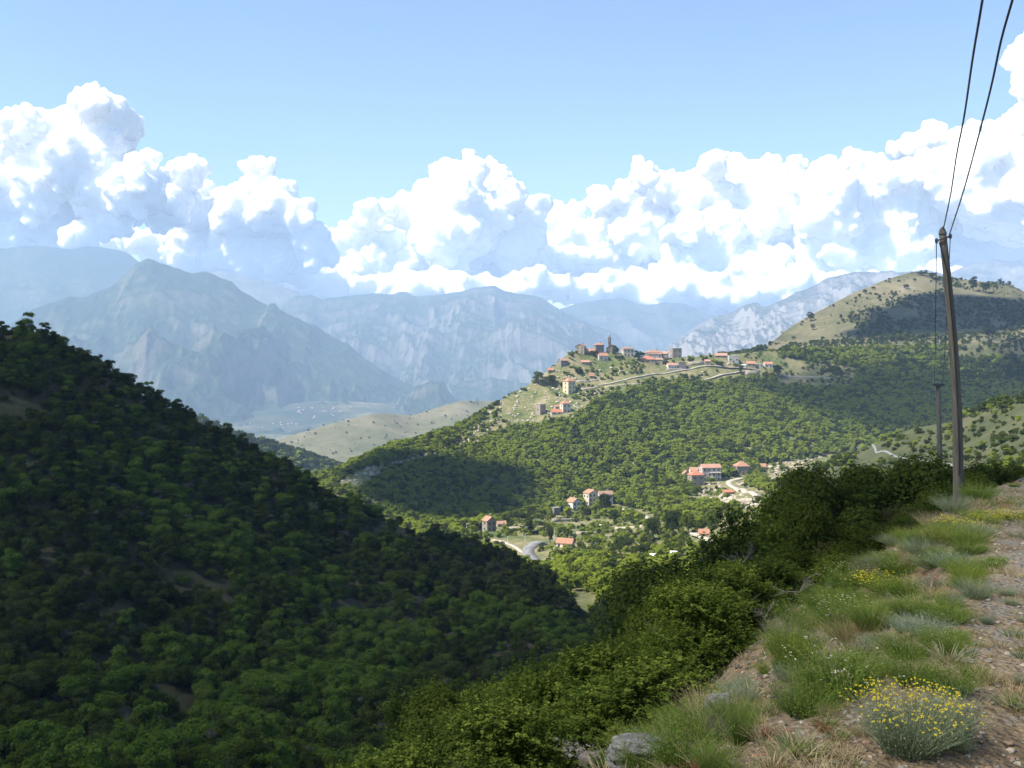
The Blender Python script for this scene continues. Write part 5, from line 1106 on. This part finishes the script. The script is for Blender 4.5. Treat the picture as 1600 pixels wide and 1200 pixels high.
cloud('cumulus_cloud', skyp([(898, 330, 18), (940, 318, 22), (880, 352, 30), (1005, 274, 22), (985, 305, 30), (1035, 298, 26), (1062, 290, 16), (1115, 258, 22), (1150, 268, 24), (1195, 272, 26), (1240, 272, 24), (1100, 310, 50), (1200, 330, 66), (1000, 360, 64), (900, 395, 56), (1100, 395, 70), (960, 440, 56), (1060, 450, 60), (1180, 440, 60)], 25500, 4), 55, 'long white cumulus bank over the rocky right mountain', 4)
cloud('cumulus_cloud', skyp([(1290, 272, 26), (1338, 255, 22), (1352, 275, 34), (1300, 330, 64), (1398, 290, 30), (1400, 335, 60), (1455, 300, 50), (1510, 290, 56), (1600, 300, 80), (1500, 350, 70), (1680, 280, 90), (1400, 400, 56), (1300, 400, 56), (1560, 390, 60), (1660, 400, 70), (1260, 440, 50)], 24000, 5), 60, 'broad white cumulus behind the utility pole at the right', 5)
cloud('cumulus_cloud', skyp([(1400, 233, 14), (1460, 218, 24), (1435, 232, 22), (1500, 226, 30), (1550, 222, 34), (1605, 215, 40), (1680, 210, 60)], 29000, 6), 75, 'softer high cloud behind the wires at the right', 6)
cloud('cumulus_cloud', skyp([(1585, 92, 18), (1612, 84, 30), (1605, 158, 16), (1650, 100, 50)], 24000, 7), 60, 'small white cloud at the top right edge', 7)
cloud('cumulus_cloud', skyp([(x_, 453 + 6 * math.sin(x_ * .05), 28 + 6 * math.sin(x_ * .031)) for x_ in range(-120, 1720, 40)] + [(x_, 418 + 9 * math.sin(x_ * .04), 20) for x_ in range(-60, 480, 60)] + [(x_, 378, 24) for x_ in range(80, 300, 32)], 22000, 8, .02), 85, 'long low pale cloud layer lying on the mountain horizon', 8, levels=1)
# clouds overhead, out of the picture, that shade the foreground, the left hill and parts of the village hill
def overhead(name, ground, zc, label, seed, voxel=30, squash=.5):
    puffs = []
    for x, y, z, r in ground:
        k = (zc - z) / SD.z; puffs.append((x + SD.x * k, y + SD.y * k, zc + r * squash * .5, r))
    o = cloud(name, puffs, voxel, label, seed, levels=1, flat=zc, group='cumulus clouds passing overhead'); return o
OV = 1450
oc = overhead('overhead_cloud', [(-140, 90, -30, 120), (-95, 70, -20, 85), (-170, 200, -20, 110), (-90, 190, -40, 105), (-30, 200, -60, 78), (-240, 110, 0, 120), (-250, 250, 0, 110), (-150, 0, -5, 110), (-50, 120, -40, 75), (0, 130, -45, 45), (-60, 275, -50, 60), (-130, 300, -20, 70), (30, 110, -40, 50), (10, 160, -60, 50)], OV, 'large cumulus overhead shading the left hill', 11)
oc.data.materials.clear(); oc.data.materials.append(M['cloud_semi'])
oc = overhead('overhead_cloud', [(0, 20, -5, 60), (15, 60, -8, 60), (50, -20, -2, 60), (-20, -20, -2, 70), (45, 60, -8, 40), (-12, 70, -12, 45)], OV + 500, 'thin veil of cloud overhead dimming the sun on the verge', 15, 14, .3)
oc.data.materials.clear(); oc.data.materials.append(M['cloud_thin'])
overhead('overhead_cloud', [(-40, 620, -90, 36), (-60, 640, -85, 34), (-18, 640, -85, 30), (-45, 590, -90, 30), (-5, 620, -90, 22)], OV, 'small cumulus overhead shading part of the village slope', 12, 16)
oc = overhead('overhead_cloud', [(255, 830, -40, 50), (310, 850, -40, 60), (380, 860, -40, 75), (470, 880, -30, 90), (560, 900, -30, 100)], OV, 'cumulus overhead shading the woods right of the village', 13)
oc.data.materials.clear(); oc.data.materials.append(M['cloud_semi'])
overhead('overhead_cloud', [(430, 1130, 40, 62), (500, 1160, 45, 70), (580, 1180, 50, 80), (680, 1180, 40, 100), (370, 1090, 20, 46), (330, 1060, 10, 30)], OV, 'cumulus overhead shading the face of the right hill', 14)

# ------------------------------------------------------------------ air
m = mat('haze'); n = N(m); pv = n.n("ShaderNodeVolumePrincipled"); pv.inputs['Color'].default_value = (.50, .70, 1.0, 1); pv.inputs['Density'].default_value = 1.0e-4; pv.inputs['Anisotropy'].default_value = 0.0
n.l(pv.outputs[0], n.o.inputs[1])
b = MB(); b.quad_box(-11800, -3300, -400, 11800, 11400, 1010); hz = b.build('haze', m); hz['kind'] = 'stuff'; tag(hz, 'pale blue summer haze filling the air over valley and mountains', 'haze')
